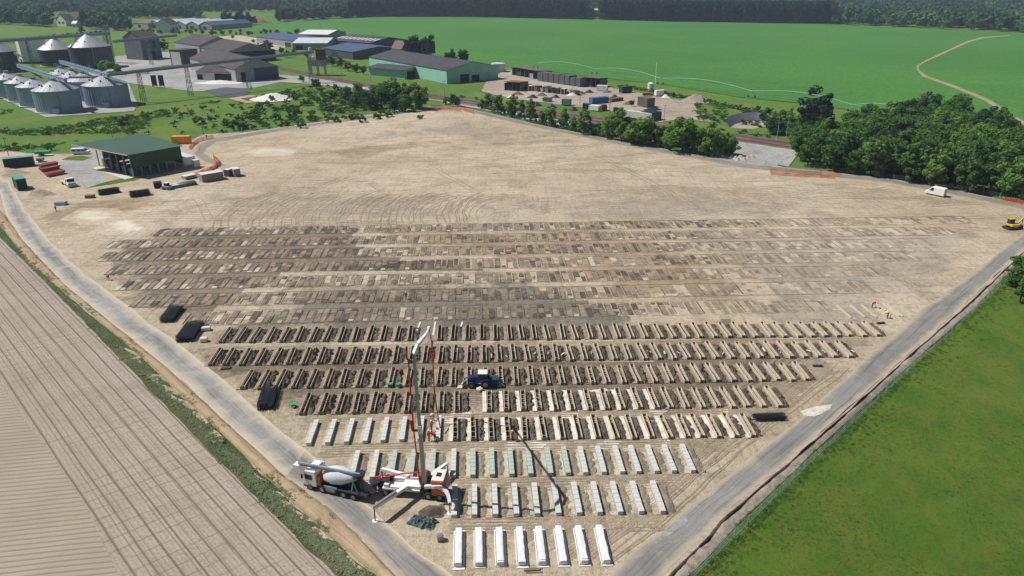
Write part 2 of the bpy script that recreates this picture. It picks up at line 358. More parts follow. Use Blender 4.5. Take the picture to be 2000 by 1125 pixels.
def head(a, b):
    p, q = G(*a), G(*b); return math.atan2(q.y - p.y, q.x - p.x)

def jitter_line(pts, step, amp, closed=False):
    out = []; m = len(pts)
    for i in range(m if closed else m - 1):
        a, b = Vector(pts[i][:2]), Vector(pts[(i + 1) % m][:2]); n = max(1, int((b - a).length / step))
        for k in range(n):
            p = a.lerp(b, k / n); q = mnoise.noise(Vector((p.x * .15, p.y * .15, 3))) * amp + mnoise.noise(Vector((p.x * .9, p.y * .9, 7))) * amp * .35
            nn = (b - a).normalized(); out.append((p.x - nn.y * q, p.y + nn.x * q))
    if not closed: out.append(tuple(pts[-1][:2]))
    return out
def sheet(name, pxs, mat, z, amp=0, step=3, world=False):
    pts = [Vector(p) for p in pxs] if world else [G(*p) for p in pxs]
    out = jitter_line(pts, step, amp, True) if amp else [(p.x, p.y) for p in pts]
    bm = bmesh.new(); vs = [bm.verts.new((x, y, 0)) for x, y in out]; f = bm.faces.new(vs); bmesh.ops.triangulate(bm, faces=[f])
    for f in bm.faces:
        if f.normal.z < 0: f.normal_flip()
    me = bpy.data.meshes.new(name); bm.to_mesh(me); bm.free(); me.materials.append(M(mat))
    o = bpy.data.objects.new(name, me); link(o); o.location.z = z; return tag(o, kind='structure')
def strip(name, L, Rr, mat, z, amp=.0, sub=6, nz=None, nx=1, kind='structure', seed=0):
    """ribbon between two pixel polylines with the same point count; uv.x across, uv.y metres along"""
    Lw = [G(*p) for p in L]; Rw = [G(*p) for p in Rr]; v = []; uv = []; f = []; dist = 0; rows = 0; prev = None
    for i in range(len(Lw) - 1):
        for k in range(sub + (1 if i == len(Lw) - 2 else 0)):
            t = k / sub; a = Lw[i].lerp(Lw[i + 1], t); b = Rw[i].lerp(Rw[i + 1], t); d = (b - a).normalized()
            a = a + d * amp * mnoise.noise(a * .2 + Vector((seed, 0, 0))); b = b + d * amp * mnoise.noise(b * .2 + Vector((0, 9 + seed, 0)))
            mid = (a + b) / 2
            if prev is not None: dist += (mid - prev).length
            prev = mid
            for j in range(nx + 1):
                q = a.lerp(b, j / nx); zz = z + (nz(j / nx, q) if nz else 0); v.append((q.x, q.y, zz)); uv.append((j / nx, dist / 10))
            rows += 1
    for r in range(rows - 1):
        for j in range(nx): k = r * (nx + 1) + j; f.append((k, k + 1, k + nx + 2, k + nx + 1))
    me = bpy.data.meshes.new(name); me.from_pydata(v, [], f); me.materials.append(M(mat)); ul = me.uv_layers.new(name='UVMap')
    idx = np.zeros(len(me.loops), dtype=np.int32); me.loops.foreach_get('vertex_index', idx); ul.data.foreach_set('uv', np.array(uv, dtype=np.float32)[idx].ravel())
    if me.polygons[0].normal.z < 0: me.flip_normals()
    me.polygons.foreach_set('use_smooth', [True] * len(me.polygons))
    o = bpy.data.objects.new(name, me); link(o); return tag(o, kind=kind)

# ================================================================== THE LAND
def terrain():
    v = []; f = []; ds = [-60, 0, 60, 150, 400, 800, 1200, 1500] + [1500 + 180 * i for i in range(1, 26)] + [7000, 9000]
    nx = 60
    for d in ds:
        hw = max(700, abs(d) * 1.1 + 300)
        for j in range(nx + 1):
            x = -hw + 2 * hw * j / nx; v.append((x, d, hill(x, d) - .35))
    for r in range(len(ds) - 1):
        for j in range(nx): k = r * (nx + 1) + j; f.append((k, k + 1, k + nx + 2, k + nx + 1))
    me = bpy.data.meshes.new('ground'); me.from_pydata(v, [], f); me.materials.append(M('meadow_grass')); me.materials.append(M('forest_floor'))
    for p in me.polygons:
        if p.center.y > 1750: p.material_index = 1
        p.use_smooth = True
    o = bpy.data.objects.new('ground', me); link(o); tag(o, kind='structure')
terrain()
sheet('crop_field', [(470, 60), (500, 47), (560, 43), (725, 33), (900, 33), (1140, 38), (1300, 42), (1620, 47), (1820, 56), (2030, 66), (2600, 80), (2900, 250), (2300, 280), (2000, 262), (1880, 252), (1720, 222), (1560, 200), (1450, 190), (1300, 165), (1180, 152), (1060, 137), (1010, 132), (960, 126), (860, 108), (730, 92), (640, 78), (560, 69)], 'crop_leaves', -.12)
strip('field_path', [(2080, 285), (2004, 238), (1932, 193), (1868, 167), (1812, 148), (1794, 135), (1796, 128), (1812, 119), (1848, 103), (1895, 82), (1925, 74), (1975, 70)],
      [(2050, 285), (1992, 243), (1921, 196), (1858, 170), (1800, 149), (1790, 135), (1790, 128), (1806, 118), (1842, 101), (1888, 80), (1918, 72), (1970, 68.6)], 'field_track', -.06, .6)
sheet('grass_verge', [(860, 109), (960, 127), (1010, 133), (1060, 138), (1180, 153), (1300, 166), (1450, 191), (1560, 202), (1720, 224), (1880, 254), (1720, 262), (1500, 222), (1300, 190), (1170, 166), (1000, 136), (940, 135), (860, 116)], 'meadow_grass', -.09, 1)
sheet('far_field', [(-400, 60), (0, 52), (120, 50), (300, 62), (380, 66), (380, 72), (220, 82), (0, 84), (-400, 90)], 'meadow_grass', -.2)
sheet('far_clearing', [(385, 30), (430, 23), (500, 24), (560, 28), (500, 38), (430, 40)], 'meadow_grass', -.05)
sheet('yard_concrete', [(150, 118), (240, 108), (330, 100), (420, 118), (560, 148), (555, 158), (500, 170), (380, 178), (330, 172), (240, 160), (180, 150)], 'gravel_light', -.2, 1)
sheet('silo_apron', [(-20, 183), (30, 176), (150, 150), (250, 160), (270, 205), (262, 216), (90, 228)], 'gravel_light', -.15, .6)
sheet('quarry_yard', [(418, 72), (470, 68), (520, 78), (560, 90), (545, 98), (500, 100), (460, 84)], 'pale_pad_soil', -.2, 2)
sheet('sand_yard', [(940, 178), (950, 158), (985, 138), (1010, 131), (1100, 150), (1200, 172), (1300, 184), (1370, 196), (1360, 210), (1400, 238), (1330, 232), (1290, 238), (1200, 218), (1100, 204), (1000, 192)], 'sand_yard', -.15, 1.5)
# railway and the service track beside it
rl = [(470, 112), (560, 132), (660, 152), (800, 176), (980, 203), (1100, 218), (1250, 238), (1430, 258), (1550, 275), (1700, 300), (2100, 370)]
strip('railway_bed', rl, [(x, y + 2.5 + (y - 100) * .1) for x, y in rl], 'ballast', -.05, .5)
strip('service_path', [(545, 146), (600, 150), (665, 160), (735, 166), (850, 187), (960, 208), (1060, 228), (1230, 256), (1440, 285), (1560, 298)],
      [(545, 160), (600, 163), (665, 170), (735, 176), (850, 196), (960, 217), (1060, 240), (1230, 270), (1420, 300), (1540, 325)], 'concrete_apron', -.1, 1)
sheet('gravel_yard', [(1400, 292), (1440, 276), (1550, 292), (1560, 300), (1530, 312), (1520, 322), (1545, 333), (1500, 336), (1440, 328), (1390, 316)], 'gravel_light', -.04, .8)
def rails():
    for k, (o1, nm) in enumerate(((.28, 'rail'), (.36, 'rail'), (.64, 'rail'), (.72, 'rail'))):
        mb = MB(); pts = [G(x, y + (2.5 + (y - 100) * .1) * o1) + Vector((0, 0, .14)) for x, y in rl]
        for a, b in zip(pts, pts[1:]): mb.bar(a, b, .11, square=True)
        mb.build('rail', 'rust', label='%s rail counted from the green hall side of the railway' % ['first', 'second', 'third', 'fourth'][k], cat='rail', group='rails of the double track')
rails()
# building site
SITE = [(-60, 300), (0, 292), (60, 300), (140, 300), (200, 285), (270, 285), (345, 285), (400, 262), (480, 258), (560, 247), (780, 215), (840, 208), (900, 210), (960, 225), (1050, 246), (1200, 276), (1450, 322), (1700, 350), (1900, 384), (2000, 400), (2120, 420), (2030, 470), (1900, 560), (1800, 622), (1700, 725), (1450, 990), (1320, 1150), (780, 1190), (560, 990), (300, 745), (60, 510), (-60, 380)]
sheet('site_ground', SITE, 'site_soil', 0, .5)
sheet('left_field', [(-900, 700), (-400, 380), (-200, 300), (-60, 380), (0, 462), (100, 560), (235, 700), (425, 895), (560, 1030), (660, 1125), (800, 1280), (700, 1500), (-300, 1500)], 'ploughed_soil', -.03)
sheet('field_headland', [(-500, 600), (-40, 705), (25, 790), (95, 880), (165, 985), (235, 1130), (330, 1400), (-300, 1480)], 'ploughed_soil_headland', -.018)
sheet('right_field', [(1950, 535), (2000, 490), (2300, 400), (3400, 500), (3400, 1500), (1250, 1500), (1330, 1135), (1460, 1003), (1590, 880), (1700, 790), (1785, 700), (1870, 640), (1905, 600)], 'right_grass', -.02, .7)
# worked band of soil where trenches are marked out
def soft_sheet(name, pxs, mat, z, soft=8., step=2.):
    P = np.array([(G(*p).x, G(*p).y) for p in pxs]); x0, y0 = P.min(0) - soft; x1, y1 = P.max(0) + soft; nx, ny = int((x1 - x0) / step) + 1, int((y1 - y0) / step) + 1
    gx, gy = np.meshgrid(np.linspace(x0, x1, nx + 1), np.linspace(y0, y1, ny + 1)); Q = np.stack([gx.ravel(), gy.ravel()], 1); ins = np.zeros(len(Q), bool); dist = np.full(len(Q), 1e9)
    for a, b in zip(P, np.roll(P, -1, 0)):
        c = (a[1] > Q[:, 1]) != (b[1] > Q[:, 1])
        with np.errstate(all='ignore'): ins ^= c & (Q[:, 0] < (b[0] - a[0]) * (Q[:, 1] - a[1]) / (b[1] - a[1]) + a[0])
        d = b - a; t = np.clip(((Q - a) @ d) / (d @ d), 0, 1); dist = np.minimum(dist, np.linalg.norm(Q - (a + t[:, None] * d), axis=1))
    e = np.clip(.5 + np.where(ins, dist, -dist) / (2 * soft), 0, 1); ee = e.reshape(ny + 1, nx + 1); f = []
    for j in range(ny):
        for i in range(nx):
            if max(ee[j, i], ee[j, i + 1], ee[j + 1, i], ee[j + 1, i + 1]) > 0: k = j * (nx + 1) + i; f.append((k, k + 1, k + nx + 2, k + nx + 1))
    me = bpy.data.meshes.new(name); me.from_pydata([(x, y, 0) for x, y in Q], [], f); me.materials.append(M(mat)); at = me.attributes.new('edge', 'FLOAT', 'POINT'); at.data.foreach_set('value', e.astype(np.float32))
    bm = bmesh.new(); bm.from_mesh(me); bmesh.ops.delete(bm, geom=[v for v in bm.verts if not v.link_faces], context='VERTS'); bm.to_mesh(me); bm.free()
    o = bpy.data.objects.new(name, me); link(o); o.location.z = z; return tag(o, kind='structure')
soft_sheet('worked_ground', [(320, 454), (420, 449), (700, 443), (1000, 446), (1180, 446), (1380, 462), (1430, 520), (1480, 580), (1560, 640), (1600, 700), (1540, 752), (1470, 800), (900, 806), (600, 806), (480, 764), (415, 718), (380, 640), (290, 590), (230, 520), (250, 480)], 'worked_soft', .012, 7, 2)
soft_sheet('turned_ground', [(1150, 447), (1500, 449), (1900, 457), (1850, 500), (1770, 570), (1700, 625), (1560, 655), (1480, 600), (1400, 500)], 'scrape_soft', .0128, 8, 2.5)
soft_sheet('ochre_ground', [(760, 452), (1000, 448), (1200, 452), (1330, 500), (1420, 560), (1300, 590), (1000, 500), (800, 475)], 'ochre_soft', .016, 9, 2.5)
soft_sheet('grey_ground', [(600, 560), (1100, 560), (1300, 610), (1200, 655), (700, 660), (480, 640)], 'grey_soft', .0145, 9, 2.5)
soft_sheet('pale_patch', [(485, 296), (510, 290), (560, 290), (580, 297), (555, 304), (500, 304)], 'pale_soft', .013, 5, 1.5)
soft_sheet('ochre_patch', [(620, 300), (720, 286), (800, 276), (880, 272), (800, 290), (720, 304)], 'ochre_soft', .0135, 9, 2)
soft_sheet('brown_patch', [(700, 275), (900, 240), (1000, 262), (860, 285)], 'scrape_soft', .0125, 14, 2.5)
soft_sheet('sand_patch', [(90, 418), (160, 398), (300, 378), (330, 392), (250, 415), (150, 438), (100, 440)], 'ochre_soft', .0135, 5, 1.5)
soft_sheet('pale_sand_patch', [(145, 425), (165, 412), (205, 413), (225, 424), (180, 432)], 'pale_soft', .018, 2.5, 1)
soft_sheet('pale_sand_patch', [(200, 432), (250, 424), (330, 470), (300, 480)], 'pale_soft', .0115, 4, 1)
soft_sheet('grey_scraped_patch', [(1000, 395), (1300, 375), (1560, 390), (1500, 425), (1250, 435)], 'scrape_soft', .0125, 22, 3)
soft_sheet('grey_scraped_patch', [(380, 390), (600, 372), (900, 400), (860, 438), (500, 438)], 'scrape_soft', .0118, 20, 3)
for pts in ([(855, 815), (905, 800), (925, 806), (905, 828), (870, 828)], [(1095, 805), (1108, 795), (1130, 800), (1125, 822), (1100, 826)], [(1135, 765), (1180, 758), (1196, 764), (1160, 772)],
            [(1150, 870), (1185, 858), (1215, 862), (1200, 880), (1155, 882)], [(1265, 803), (1290, 790), (1304, 803), (1288, 812)], [(1405, 803), (1418, 797), (1424, 808), (1410, 812)],
            [(985, 868), (1020, 858), (1070, 866), (1050, 884), (990, 884)], [(1295, 875), (1300, 855), (1312, 860), (1312, 882)]):
    sheet('concrete_spill', pts, 'slurry', .03, .5, .6)
# perimeter roads
strip('road_left', [(-80, 360), (0, 376), (12, 420), (45, 470), (125, 555), (330, 722), (560, 934), (620, 975), (695, 1040), (770, 1125), (850, 1220)],
      [(-80, 335), (15, 352), (50, 410), (95, 470), (165, 535), (372, 690), (600, 880), (680, 945), (760, 1030), (880, 1125), (980, 1220)], 'road_stone', .02, .8)
strip('road_left_surface', [(560, 930), (618, 974), (692, 1036), (768, 1120), (850, 1220)],
      [(596, 882), (670, 940), (755, 1030), (872, 1125), (980, 1220)], 'road_grey', .035, .5)
strip('road_right', [(1090, 1220), (1195, 1118), (1325, 1005), (1470, 890), (1560, 822), (1690, 700), (1800, 605), (1880, 548), (1945, 498), (1990, 460), (2060, 410)],
      [(1210, 1220), (1300, 1120), (1405, 1010), (1555, 885), (1630, 822), (1765, 700), (1872, 605), (1935, 548), (1985, 500), (2030, 465), (2090, 425)], 'road_grey', .02, .6)
sheet('concrete_spill', [(1565, 805), (1590, 795), (1625, 790), (1618, 800), (1590, 812), (1572, 812)], 'slurry', .04, .5, .6)
sheet('concrete_spill', [(1290, 1040), (1335, 1008), (1342, 1016), (1318, 1042), (1285, 1060)], 'gravel_light', .04, .6, .6)
far_up = [(2050, 405), (1985, 396), (1880, 374), (1740, 349), (1640, 338), (1450, 318), (1200, 273), (1050, 243), (960, 222), (900, 209), (850, 208), (780, 218), (560, 248), (470, 262), (410, 270), (385, 283), (378, 300), (392, 312), (425, 325)]
far_dn = [(2050, 418), (1985, 407), (1880, 384), (1740, 358), (1640, 347), (1450, 328), (1200, 281), (1050, 250), (955, 228), (900, 214), (860, 213), (782, 223), (565, 253), (475, 269), (425, 278), (405, 290), (400, 300), (420, 312), (445, 324)]
strip('far_road', far_up, far_dn, 'road_far', .02, .5)
# left bank, ditch and the right bank, with real relief
def bank_l(t, q): return .45 * math.sin(t * math.pi) * (.6 + .5 * mnoise.noise(q * .5)) + .12 * mnoise.noise(q * 1.3)
strip('bank_left', [(-60, 405), (0, 440), (60, 520), (150, 590), (280, 700), (480, 893), (610, 1020), (735, 1125), (830, 1220)],
      [(-30, 380), (10, 420), (45, 470), (125, 555), (330, 722), (560, 934), (622, 977), (697, 1042), (772, 1125)][0:9], 'bank_soil', .03, .5, 14, bank_l, 6)

def ditch(t, q): return -.02 + .3 * mnoise.noise(q * .8) * math.sin(t * math.pi)
strip('verge_left', [(-100, 385), (0, 464), (100, 562), (235, 702), (425, 897), (560, 1032), (660, 1127), (760, 1240)],
      [(-60, 405), (2, 440), (105, 555), (280, 700), (480, 893), (612, 1021), (735, 1125), (830, 1220)], 'verge_grass', .03, .5, 14, ditch, 5)
rb1 = [(1210, 1220), (1300, 1120), (1405, 1010), (1555, 885), (1630, 822), (1765, 700), (1872, 605), (1935, 548), (1985, 500), (2030, 465)]
rb2 = [(1260, 1220), (1345, 1125), (1462, 1003), (1592, 880), (1672, 808), (1790, 700), (1905, 600), (1955, 548), (2010, 495), (2070, 450)]
def bank_r(t, q): return .35 * math.sin(t * math.pi) + .15 * mnoise.noise(q * 1.1)
strip('bank_right', rb1, rb2, 'sand_yard', .005, .3, 14, bank_r, 5)
def mixp(a, b, t): return [(x0 + (x1 - x0) * t, y0 + (y1 - y0) * t) for (x0, y0), (x1, y1) in zip(a, b)]
def ridge(t, q): return .15 + .6 * math.sin(t * math.pi) * max(.4, .8 + .5 * mnoise.noise(q * .25)) + .1 * mnoise.noise(q * 1.3)
o = strip('soil_ridge', mixp(rb1, rb2, .25), mixp(rb1, rb2, .55), 'dark_soil', -.05, .35, 40, ridge, 6, kind='stuff', seed=5)
tag(o, 'long ridge of dark turned soil between the right road and the grass field', 'soil ridge')

# ================================================================== WHEEL TRACKS (low ridges of pushed up soil)
def tracks():
    mb = MB(); rnd = random.Random(3)
    def rib(pts, wd, h):
        k = len(mb.v); n = len(pts)
        for i, p in enumerate(pts):
            a = pts[max(i - 1, 0)]; b = pts[min(i + 1, n - 1)]; d = (b - a).normalized(); nn = Vector((-d.y, d.x, 0))
            e = min(1, i / 2, (n - 1 - i) / 2); hh = h * e * (.6 + .8 * mnoise.noise(p * .4 + Vector((wd * 9, 0, 0))) + .35)
            ww = wd * (.7 + .5 * mnoise.noise(p * .3))
            mb.v += [tuple(p - nn * ww + Vector((0, 0, .0))), tuple(p + Vector((0, 0, max(hh, .015)))), tuple(p + nn * ww)]
        for i in range(n - 1):
            for j in (0, 1): mb.f.append((k + i * 3 + j, k + i * 3 + j + 1, k + i * 3 + j + 4, k + i * 3 + j + 3)); mb.mi.append(0)
    def vehicle(pts, h=.11, wd=.28, gauge=2.):
        for sgn in (-1, 1):
            q = []
            for i, p in enumerate(pts):
                a = pts[max(i - 1, 0)]; b = pts[min(i + 1, len(pts) - 1)]; d = (b - a).normalized()
                q.append(p + Vector((-d.y, d.x, 0)) * sgn * gauge / 2 + Vector((mnoise.noise(p * .2) * .5, 0, 0)))
            rib(q, wd, h)
    def arc(cx, cy, rad, t0, t1, ex=1.):
        n = max(8, int(abs(t1 - t0) * rad / 1.6)); return [Vector((cx + ex * rad * math.cos(t0 + (t1 - t0) * i / n), cy + rad * math.sin(t0 + (t1 - t0) * i / n), .012)) for i in range(n + 1)]
    for k in range(21):     # turning circles of the loader on the left half
        c = G(470 + k * 24, 414 - (k % 3)); vehicle(arc(c.x + 4, c.y, 19 + rnd.uniform(-2, 2), R(112 + rnd.uniform(-10, 10)), R(246 + rnd.uniform(-12, 6)), .42 + rnd.uniform(-.06, .12)), .14, .34, 1.9)
    for k in range(8):
        c = G(860 + k * 26, 418); vehicle(arc(c.x, c.y, 19, R(100), R(190), .9), .1)
    for k in range(14):
        c = G(1180 + k * 42, 405); vehicle(arc(c.x, c.y - 4, 24 + rnd.uniform(-3, 3), R(20 + rnd.uniform(-10, 15)), R(100 + rnd.uniform(-15, 10)), 1.), .07)
    ext = [(430, 300, 1500, 400), (250, 400, 620, 440), (1200, 370, 1850, 440), (850, 240, 1300, 300)]
    for k in range(90):     # straight and slightly bent passes over the open ground
        x0, y0, x1, y1 = rnd.choice(ext); p = G(rnd.uniform(x0, x1), rnd.uniform(y0, y1)); a = rnd.gauss(R(8), .3) + (math.pi / 2 if rnd.random() < .12 else 0); L = rnd.uniform(20, 80); cur = rnd.uniform(-.006, .006); pts = []
        for i in range(int(L / 2)):
            pts.append(p.copy() + Vector((0, 0, .012))); p = p + Vector((math.cos(a), math.sin(a), 0)) * 2; a += cur * 2
            qx, qy = PX(p.x, p.y, 0)
            if qy < 235 + abs(qx - 880) * .12 or (qx > 900 and qy < 215 + (qx - 900) * .165 + 14): break
        if len(pts) > 6: vehicle(pts, rnd.uniform(.05, .1), rnd.uniform(.2, .4))
    # running lanes between the trench rows
    for yl, yr, xl, xr in ((686, 668, 400, 1700), (738, 722, 470, 1620), (788, 772, 575, 1560), (842 - 14, 806, 590, 1540), (880, 868, 625, 1430), (946, 940, 880, 1330), (1024, 1020, 880, 1290)):
        for k in range(3):
            a, b = G(xl, yl), G(xr, yr); pts = [a.lerp(b, i / 50) + Vector((0, rnd.uniform(-.1, .1) + (k - 1) * .55, .03)) for i in range(51)]; vehicle(pts, .1, .25, 1.7)
    for k in range(16):     # tracks round the lower right tip and along both roads
        a, b = G(1190 - k * 3, 1100 - k * 3), G(1655 + rnd.uniform(-20, 8), 705 + rnd.uniform(-15, 15)); pts = [a.lerp(b, i / 30) + Vector((-k * .5 - 1 + math.sin(i * .25 + k) * .5, 0, .02)) for i in range(31)]; vehicle(pts, .07, .2)
    mb.build('wheel_tracks', 'track_soil', kind='stuff', label='ridged wheel tracks of the machines curving over the bare sandy ground', cat='wheel tracks', smooth=True)
tracks()

# ================================================================== TRENCH ROWS
YAW = math.atan2(-75 * C_, F)      # trenches point a little left of the view
TDIR = Vector((math.sin(YAW), math.cos(YAW), 0)); TX = Vector((TDIR.y, -TDIR.x, 0)); TROT = -YAW * 1.0
TR = math.atan2(TX.y, TX.x)
ROWS = [
 ('first', 'topmost', [431,461,490,522,551,579,607,635,663,692,720,746,774,800,858,885,913,941,968,996,1020,1045,1072,1100,1126,1154,1181,1209,1236,1263,1292,1318,1344,1369,1398,1425,1452,1478,1508,1533,1561,1588,1613,1637,1661,1688,1716], 671, 658),
 ('second', '', [411,439,471,502,532,563,593,623,653,684,714,741,771,801,830,860,888,917,947,977,1005,1033,1060,1089,1117,1145,1173,1202,1231,1260,1289,1317,1346,1373,1402,1431,1460,1488,1517,1546,1574,1602,1631,1660], 716, 699),
 ('third', '', [474,508,540,573,604,636,667,699,731,763,795,824,856,886,917,948,979,1010,1040,1071,1100,1131,1158,1188,1220,1249,1280,1311,1340,1372,1403,1433,1465,1491,1520,1548,1577], 762, 745),
 ('fourth', '', [590,626,660,692,727,762,794,827,861,894,956,989,1023,1054,1087,1119,1152,1186,1218,1250,1283,1312,1342,1373,1403,1433,1461,1491,1523], 811, 797),
 ('fifth', '', [890,925,960,994,1027,1063,1100,1134,1169,1205,1238,1274,1309,1343,1373,1405,1440,1471], 863, 856)]
B5 = [603, 640, 677, 713, 748, 785, 820, 855]
def soil_patch(mb, c, wd, ln, h, n1=5, n2=14, seed=0, ang=0, m=0):
    k = len(mb.v)
    for j in range(n2 + 1):
        for i in range(n1 + 1):
            u = i / n1 - .5; t = j / n2 - .5; e = max(0, 1 - (2 * abs(u)) ** 3) * max(0, 1 - (2 * abs(t)) ** 6)
            p = c + TX * u * wd + TDIR * t * ln; q = mnoise.noise(Vector((p.x * 1.7, p.y * 1.3, seed))) + .6 * mnoise.noise(Vector((p.x * 3.9, p.y * 3.1, seed + 5)))
            mb.v.append((p.x, p.y, .0 + e * h * max(.12, .55 + q)))
    for j in range(n2):
        for i in range(n1): a = k + j * (n1 + 1) + i; mb.f.append((a, a + 1, a + n1 + 2, a + n1 + 1)); mb.mi.append(m)
def orient_box(mb, c, wd, ln, z0, z1, m=0):
    lo = [c + TX * sx * wd / 2 + TDIR * sy * ln / 2 for sx, sy in ((-1, -1), (1, -1), (1, 1), (-1, 1))]
    mb.hexa([p + Vector((0, 0, z0 - p.z)) for p in lo], [p + Vector((0, 0, z1 - p.z)) for p in lo], m)
TL = 5.7
def make_form(rungs):
    t = empty('formwork_trench', (0, 0, 0))
    b = MB().box(-.035, 0, 0, .035, TL, .58).mesh('side_board', 'timber'); e = MB().box(-.27, -.035, 0, .27, .035, .5).mesh('end_board', 'timber_old_and_shade')  # end boards take the darker timber, shade put into their colour
    fl = MB().box(-.28, .04, .0, .28, TL - .04, .04).mesh('trench_bed', 'trench_floor_shade')
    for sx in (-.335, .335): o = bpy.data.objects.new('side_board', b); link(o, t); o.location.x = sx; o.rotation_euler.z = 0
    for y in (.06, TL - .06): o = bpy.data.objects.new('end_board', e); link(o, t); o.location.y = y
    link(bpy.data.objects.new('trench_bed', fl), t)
    if rungs:
        r = MB().box(-.38, -.03, .56, .38, .03, .61).mesh('cross_brace', 'timber')
        for k in range(rungs): o = bpy.data.objects.new('cross_brace', r); link(o, t); o.location.y = .4 + (TL - .8) * k / max(1, rungs - 1)
    return t
F0 = make_form(0); F5 = make_form(5); F2 = make_form(2); used = set()
def near_pts(xs, yl, yr):
    x0, x1 = min(xs), max(xs)
    for x in xs: yield G(x, yl + (yr - yl) * (x - x0) / max(1, x1 - x0))
spoil = MB(); pads = MB(); strips_ = MB(); edge_shadow = MB()
for ri, (rn, _, xs, yl, yr) in enumerate(ROWS):
    grp = 'timber formwork trenches of the %s row' % rn
    for i, p in enumerate(near_pts(xs, yl, yr)):
        rnd = random.Random(ri * 100 + i)
        src = F5 if ((ri == 3 and 956 <= xs[i] <= 1060) or (ri == 4 and xs[i] < 1060) or (ri == 1 and xs[i] == 1060) or (ri == 2 and xs[i] in (1158, 1220))) else (F2 if rnd.random() < .06 else F0)
        if src.name not in used: o = src; used.add(src.name)
        else: o = copy_tree(src)
        what = 'braced timber trench form' if src is F5 else 'open timber trench form'
        place(o, p + TX * rnd.uniform(-.08, .08) + TDIR * rnd.uniform(-.15, .15), TR + rnd.uniform(-.028, .028), '%s, %s from the left in the %s formwork row from the top' % (what, ordn(i + 1), rn)); o.scale = (1, rnd.uniform(.96, 1.03), 1); o['category'] = 'trench formwork'; o['group'] = grp
        c = p + TDIR * TL / 2
        pit = 2.7
        soil_patch(spoil, c + TX * 1.12, 1.1 + rnd.uniform(-.1, .15), TL + rnd.uniform(-.5, .3), (.75 if ri in (1, 2, 3) else .5) * rnd.uniform(.8, 1.2), 6, 18, seed=ri)
        if ri == 4 or (ri == 3 and 940 < xs[i] < 1300): orient_box(strips_, c - TX * .72, .6, TL + .1, 0, .2)
        else: orient_box(pads, c - TX * .75, .6, TL - .1, 0, .13)
spoil.build('trench_spoil', 'dug_soil_mat', kind='stuff', label='heaps of dark dug soil lying between the timber trench forms', cat='soil')
pads.build('trench_pads', 'pad_soil', kind='stuff', label='flat strips of pressed soil along the left of the trench forms', cat='soil')
strips_.build('concrete_strips', 'slurry', kind='stuff', label='pale cement spattered strips beside the fourth and fifth row of forms', cat='concrete')
# finished block beams
blk = {k: MB().box(-.33, -.395, 0, .33, .395, .58).mesh('concrete_block', k) for k in ('concrete_block_mat', 'concrete_green')}
def beam(p, mat, label, grp, n=7):
    t = empty('block_beam', p, TR, label, 'concrete beam', grp); rr = random.Random(int(p.x * 10))
    for k in range(n):
        o = bpy.data.objects.new('concrete_block', blk[mat]); link(o, t); o.location = (rr.uniform(-.015, .015), .42 + k * .83, rr.uniform(0, .02)); o.rotation_euler.z = rr.uniform(-.01, .01)
sp2 = MB(); pd2 = MB()
for i, p in enumerate(near_pts(B5, 872, 862)):
    beam(p, 'concrete_block_mat', 'grey block beam, %s from the left at the left end of the fifth row' % ordn(i + 1), 'block beams left of the pump boom row')
    orient_box(pd2, p + TX * -.62 + TDIR * 2.9, .55, 5.8, 0, .08)
R6 = [687, 727, 764, 802, 843, 885, 924, 962, 1000, 1037, 1076, 1110, 1144, 1180, 1216, 1248, 1283, 1317, 1354]
for i, p in enumerate(near_pts(R6, 939, 925)):
    gr_ = R6[i] in (764, 802, 843, 924, 962, 1000, 1037, 1076, 1110)
    beam(p, 'concrete_green' if gr_ else 'concrete_block_mat', '%s block beam, %s from the left in the sixth row down' % ('greenish' if gr_ else 'light grey', ordn(i + 1)), 'block beams of the sixth row')
    orient_box(pd2, p + TX * -.72 + TDIR * 2.9, .7, 5.8, 0, .07)
    soil_patch(sp2, p + TX * 1.3 + TDIR * 2.9, 1., 5.6, .22, 4, 12, 8)
R7 = [887, 927, 968, 1009, 1050, 1091, 1132, 1172, 1212, 1253, 1295]
for i, p in enumerate(near_pts(R7, 1013, 1005)):
    beam(p, 'concrete_block_mat', 'pale block beam, %s from the left in the row above the wrapped beams' % ordn(i + 1), 'block beams of the seventh row')
    orient_box(pd2, p + TX * -.8 + TDIR * 2.9, .8, 5.8, 0, .07)
    soil_patch(sp2, p + TX * 1.3 + TDIR * 2.9, 1., 5.6, .22, 4, 12, 8)
sp2.build('beam_spoil', 'worked_soil', kind='stuff', label='loose brown soil between the finished block beams', cat='soil')
pd2.build('beam_pads', 'pale_pad_soil', kind='stuff', label='pale sand strips along the left of the block beams', cat='soil')
